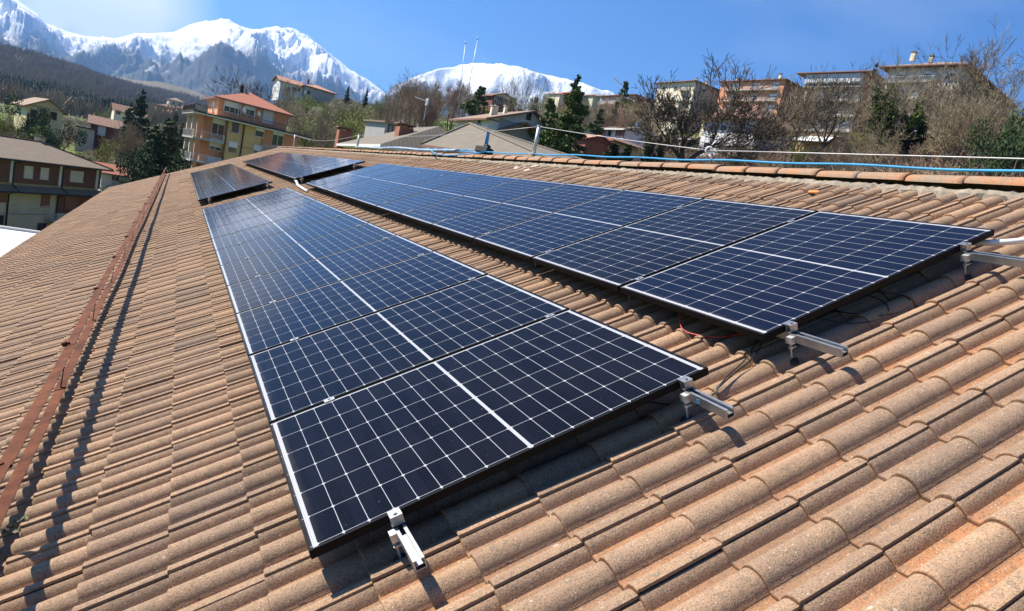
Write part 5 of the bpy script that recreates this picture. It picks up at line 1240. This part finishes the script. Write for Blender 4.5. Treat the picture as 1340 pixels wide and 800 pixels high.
tree_px('open1', B_, 1288, 52, 112, 'slender bare tree right of the hilltop house roof', wide=.55, yaw=2.2)
tree_px('open0', B_, 1098, 92, 90, 'spreading bare tree in front of the veranda block', wide=1.0); tree_px('multi0', B_, 1062, 95, 88, 'many stemmed bare tree left of the spreading one by the veranda block', wide=1.0)
tree_px('ivyfan', 'ivy_covered_tree', 868, 135, 88, 'bare tree with ivy on its lower limbs before the yellow villa', wide=.9); tree_px('darkbush', E_, 1336, 128, 75, 'green ivy clump at the right edge of the slope', wide=.5)
tree_px('cypress', E_, 806, 190, 70, 'dark low evergreen below the orange shutters', wide=2.2); tree_px('cypress', E_, 822, 192, 69, 'dark low evergreen right of the one below the orange shutters', wide=2.0)
tree_px('multi0', B_, 1228, 84, 108, 'many stemmed bare tree in front of the hilltop house', wide=1.0); tree_px('bare0', B_, 1172, 92, 104, 'bare tree at the left corner of the hilltop house', wide=.9); tree_px('multi1', B_, 1268, 98, 110, 'pale bare tree before the right corner of the hilltop house', wide=1.1); tree_px('ivyfan', 'ivy_covered_tree', 1210, 112, 96, 'shorter ivy tree right of the tall ivy covered tree', wide=1.1)
# woods: pale budding trees on the green hill
def wood(n, px0, px1, keys, topf, D0, D1, name, label, group, wide=(.7, 1.1), seed=1):
    rr = np.random.RandomState(seed); k = 0
    while k < n:
        px = rr.uniform(px0, px1); D = rr.uniform(D0, D1); top = topf(px) + rr.normal(0, 4.5); t = P(px, top, D); g = tz1(t.x, t.y); h = t.z - g
        h = min(max(h, 3.0), 13 + rr.rand() * 3) * rr.uniform(.8, 1.05); key = keys[rr.randint(len(keys))]
        nm_, lb_, gr_, ct_ = name, label, group, 'tree'
        if key in ('fir', 'cedar2'): nm_, lb_, gr_ = 'evergreen_tree', 'dark evergreen standing in the ' + group.split(' ', 1)[1].replace('on the ', '').replace('among the ', 'gaps between the '), 'evergreens, ' + group
        elif key == 'bush': nm_, lb_, gr_, ct_ = 'shrub', 'green leafy shrub in the ' + group.split(' in the ')[-1], 'shrubs, ' + group, 'shrub'
        elif key.startswith('bud') and 'bare tree' in label and 'budding' not in group: lb_, gr_ = label.replace('bare tree', 'thin tree with first green buds').replace('reddish', 'greening'), 'budding, ' + group
        plant(key, nm_, t.x, t.y, g - .3, h, lb_, gr_, ct_, rr.uniform(*wide)); k += 1
def lin(*pts):
    xs_, ys_ = zip(*pts); return lambda x: float(np.interp(x, xs_, ys_))
wood(20, 372, 530, ['bud0', 'bud1', 'bud2', 'multi0'], lin((370, 128), (420, 132), (530, 132)), 105, 190, B_, 'budding greenish tree in the strip of wood on the green hill', 'budding trees on the green hill', seed=2)
wood(30, 500, 640, ['bare1', 'multi0', 'bare0', 'bare1'], lin((500, 112), (540, 102), (600, 104), (640, 112)), 130, 230, B_, 'reddish bare tree in the dense wood behind the antennas', 'bare trees behind the antennas', seed=3)
wood(26, 640, 880, ['bare0', 'bare1', 'multi0', 'bud1', 'cedar2'], lin((640, 120), (700, 122), (760, 122), (830, 118), (880, 120)), 100, 200, B_, 'bare tree among the houses in the middle distance', 'trees among the middle houses', seed=4)
wood(10, 835, 985, ['bare0', 'multi0', 'multi1', 'open1'], lin((835, 165), (900, 165), (985, 178)), 85, 130, B_, 'bare tree in front of the yellow villa and its terrace', 'bare trees before the yellow villa', seed=5)
wood(30, 1045, 1350, ['bare0', 'multi0', 'open1', 'bare2', 'open0', 'bud1'], lin((1045, 182), (1090, 174), (1140, 165), (1200, 140), (1280, 116), (1340, 116)), 70, 125, B_, 'bare tree in the tangled scrub wood on the right hand slope', 'scrub trees on the right hand slope', seed=6, wide=(.7, 1.2))
wood(7, 1050, 1180, ['open0', 'open1', 'bare3'], lin((1030, 92), (1080, 92), (1180, 86)), 112, 140, B_, 'bare tree showing against the sky around the veranda block', 'bare trees around the veranda block', seed=7, wide=(.5, .9))
wood(26, 40, 255, ['bare0', 'multi0', 'bud0', 'bare3', 'fir'], lin((40, 165), (120, 170), (180, 155), (255, 150)), 138, 220, B_, 'bare tree on the bank between the left houses', 'trees on the left bank', seed=8)
wood(14, 0, 40, ['bare0', 'multi0', 'bud2', 'bush'], lin((0, 158), (40, 160)), 140, 190, B_, 'tree in the thicket at the far left', 'trees in the far left thicket', seed=9)
wood(16, 250, 400, ['bare0', 'multi0', 'bud0', 'bare1'], lin((250, 132), (320, 124), (400, 122)), 130, 220, B_, 'bare tree behind the orange apartment building', 'bare trees behind the orange building', seed=10)

# undergrowth: nobody could count it
def undergrowth(name, label, mat_, n, azr, Dr, hgt, seed, blades=9, wid=.02, dens=None, spread=.9):
    rr = np.random.RandomState(seed); A = rr.uniform(azr[0], azr[1], n); D = np.sqrt(rr.uniform(Dr[0] ** 2, Dr[1] ** 2, n)); X = CAM.x + D * np.sin(A); Y = CAM.y + D * np.cos(A)
    keep = (vnoise(X * .09 + 50, Y * .09 + 50, seed) > .33); X, Y = X[keep], Y[keep]; Z = tz(X, Y); m_ = len(X); H_ = hgt * rr.uniform(.5, 1.3, m_) * (.6 + vnoise(X * .06 + 9, Y * .06, seed + 1) * .9)
    i = np.repeat(np.arange(m_), blades); k = len(i); d = rr.normal(0, spread, (k, 2)); base = np.stack([X[i] + rr.normal(0, .25, k), Y[i] + rr.normal(0, .25, k), Z[i] - .1], -1)
    tip = base + np.stack([d[:, 0] * H_[i] * .5, d[:, 1] * H_[i] * .5, H_[i] * rr.uniform(.35, 1.0, k)], -1); mid = base * .45 + tip * .55 + rr.normal(0, .12, (k, 3)) * H_[i][:, None]
    w = wid * H_[i]; V1, F1 = prism(base, mid, w, w * .8, 3); V2, F2 = prism(mid, tip, w * .8, w * .15, 3); q = Quads(); tn = np.repeat(np.clip(rr.normal(.5, .22, m_), 0, 1)[i], 3); q.add(V1, F1, tn); q.add(V2, F2, tn)
    return tag(link(name, q.mesh(name, mat_)), label, name.replace('_', ' '), kind='stuff')
def leafscrub(name, label, mat_, n, azr, Dr, hgt, seed, leaf=.22, thr=.52):
    rr = np.random.RandomState(seed); A = rr.uniform(azr[0], azr[1], n); D = np.sqrt(rr.uniform(Dr[0] ** 2, Dr[1] ** 2, n)); X = CAM.x + D * np.sin(A); Y = CAM.y + D * np.cos(A)
    keep = (vnoise(X * .11 + 20, Y * .11 + 70, seed) > thr); X, Y = X[keep], Y[keep]; Z = tz(X, Y) + rr.rand(len(X)) ** 1.5 * hgt * (.4 + vnoise(X * .2, Y * .2, seed + 3)); q = Quads(); V, Fq = leaves(np.stack([X, Y, Z], -1), leaf, rr); q.add(V, Fq, rr.rand(len(Fq)))
    return tag(link(name, q.mesh(name, mat_)), label, name.replace('_', ' '), kind='stuff')
a0, a1, a2, a3 = az_of(-40), az_of(260), az_of(640), az_of(1420, 200)
undergrowth('scrub', 'tangled bare scrub covering the right hand slope', M_TWIG, 11000, (az_of(740), a3), (48, 150), 2.0, 1)
undergrowth('brambles', 'reddish bramble stems mixed through the scrub on the right', M_TWIGR, 5000, (az_of(800), a3), (48, 140), 2.2, 2)
undergrowth('thicket', 'low bare thicket around the left bank and green hill', M_TWIGP, 7000, (a0, a2), (125, 250), 2.2, 3)
leafscrub('ground_ivy', 'patches of green leaves low in the right hand scrub', M_IVY, 90000, (az_of(740), a3), (48, 150), 1.8, 4, .17, .56)
leafscrub('hedge_growth', 'fresh green growth on the left bank and around the hill', M_SHRUBG, 60000, (a0, a2), (125, 240), 1.8, 5, .22, .50)
# far woods on the left hills: one mass
def far_wood(name, label, mat_, n, azr, Dr, hr, seed, thr, conif, k=7):
    rr = np.random.RandomState(seed); A = rr.uniform(azr[0], azr[1], n); D = rr.uniform(Dr[0], Dr[1], n); X = CAM.x + D * np.sin(A); Y = CAM.y + D * np.cos(A); nz_ = vnoise(X * .006 + 30, Y * .006 + 30, 77) + .25 * vnoise(X * .03, Y * .03, 78)
    keep = (nz_ > thr) if conif else (nz_ <= thr + .12); X, Y = X[keep], Y[keep]; D = D[keep]; Z = tz(X, Y); m_ = len(X); h = rr.uniform(hr[0], hr[1], m_)
    c = np.stack([X, Y, Z], -1); i = np.repeat(np.arange(m_), k); t = rr.rand(len(i)); 
    if conif:
        rad = (1 - t) * .22 * h[i]; an = rr.rand(len(i)) * 6.28; a = c[i] + np.stack([0 * t, 0 * t, (t * .85 + .1) * h[i]], -1); b = a + np.stack([rad * np.cos(an), rad * np.sin(an), -.10 * h[i]], -1); w = .10 * h[i] * (1.1 - t)
    else:
        an = rr.rand(len(i)) * 6.28; sp = rr.uniform(.05, .30, len(i)) * h[i]; a = c[i] + np.stack([0 * t, 0 * t, rr.uniform(0, .4, len(i)) * h[i]], -1); b = c[i] + np.stack([sp * np.cos(an), sp * np.sin(an), rr.uniform(.6, 1., len(i)) * h[i]], -1); w = .024 * h[i]
    V, Fq = prism(a, b, w, w * .4, 3); q = Quads(); q.add(V, Fq, np.repeat(np.clip(rr.normal(.5, .25, m_), 0, 1)[i], 3)); return tag(link(name, q.mesh(name, mat_)), label, 'wood', kind='stuff')
af0, af1 = az_of(-60, 80), az_of(420, 130)
far_wood('far_wood', 'bare brown woodland covering the hills at the left', M_FARWOOD, 26000, (af0, af1), (420, 1750), (9, 15), 3, .70, False, 6)
far_wood('conifer_plantation', 'dark conifer plantation on the lower slope of the wooded hill', M_FARFIR, 9000, (af0, af1), (500, 1200), (9, 16), 4, .80, True, 8)

# ------------------------------------------------------------------ haze
hz = MB().box(-16000, 16000, -16000, 16000, -40, 2050).build('haze', bpy.data.materials.new('haze'))
hm = hz.data.materials[0]; hm.use_nodes = True; hn = hm.node_tree; hn.nodes.remove(hn.nodes['Principled BSDF'])
pv = hn.nodes.new('ShaderNodeVolumePrincipled'); pv.inputs['Color'].default_value = (0.30, 0.56, 1.0, 1); pv.inputs['Density'].default_value = 0.000072; pv.inputs['Anisotropy'].default_value = 0.2
hn.links.new(pv.outputs[0], hn.nodes['Material Output'].inputs['Volume']); tag(hz, 'thin blue air between the roof and the mountains', 'haze', kind='stuff')
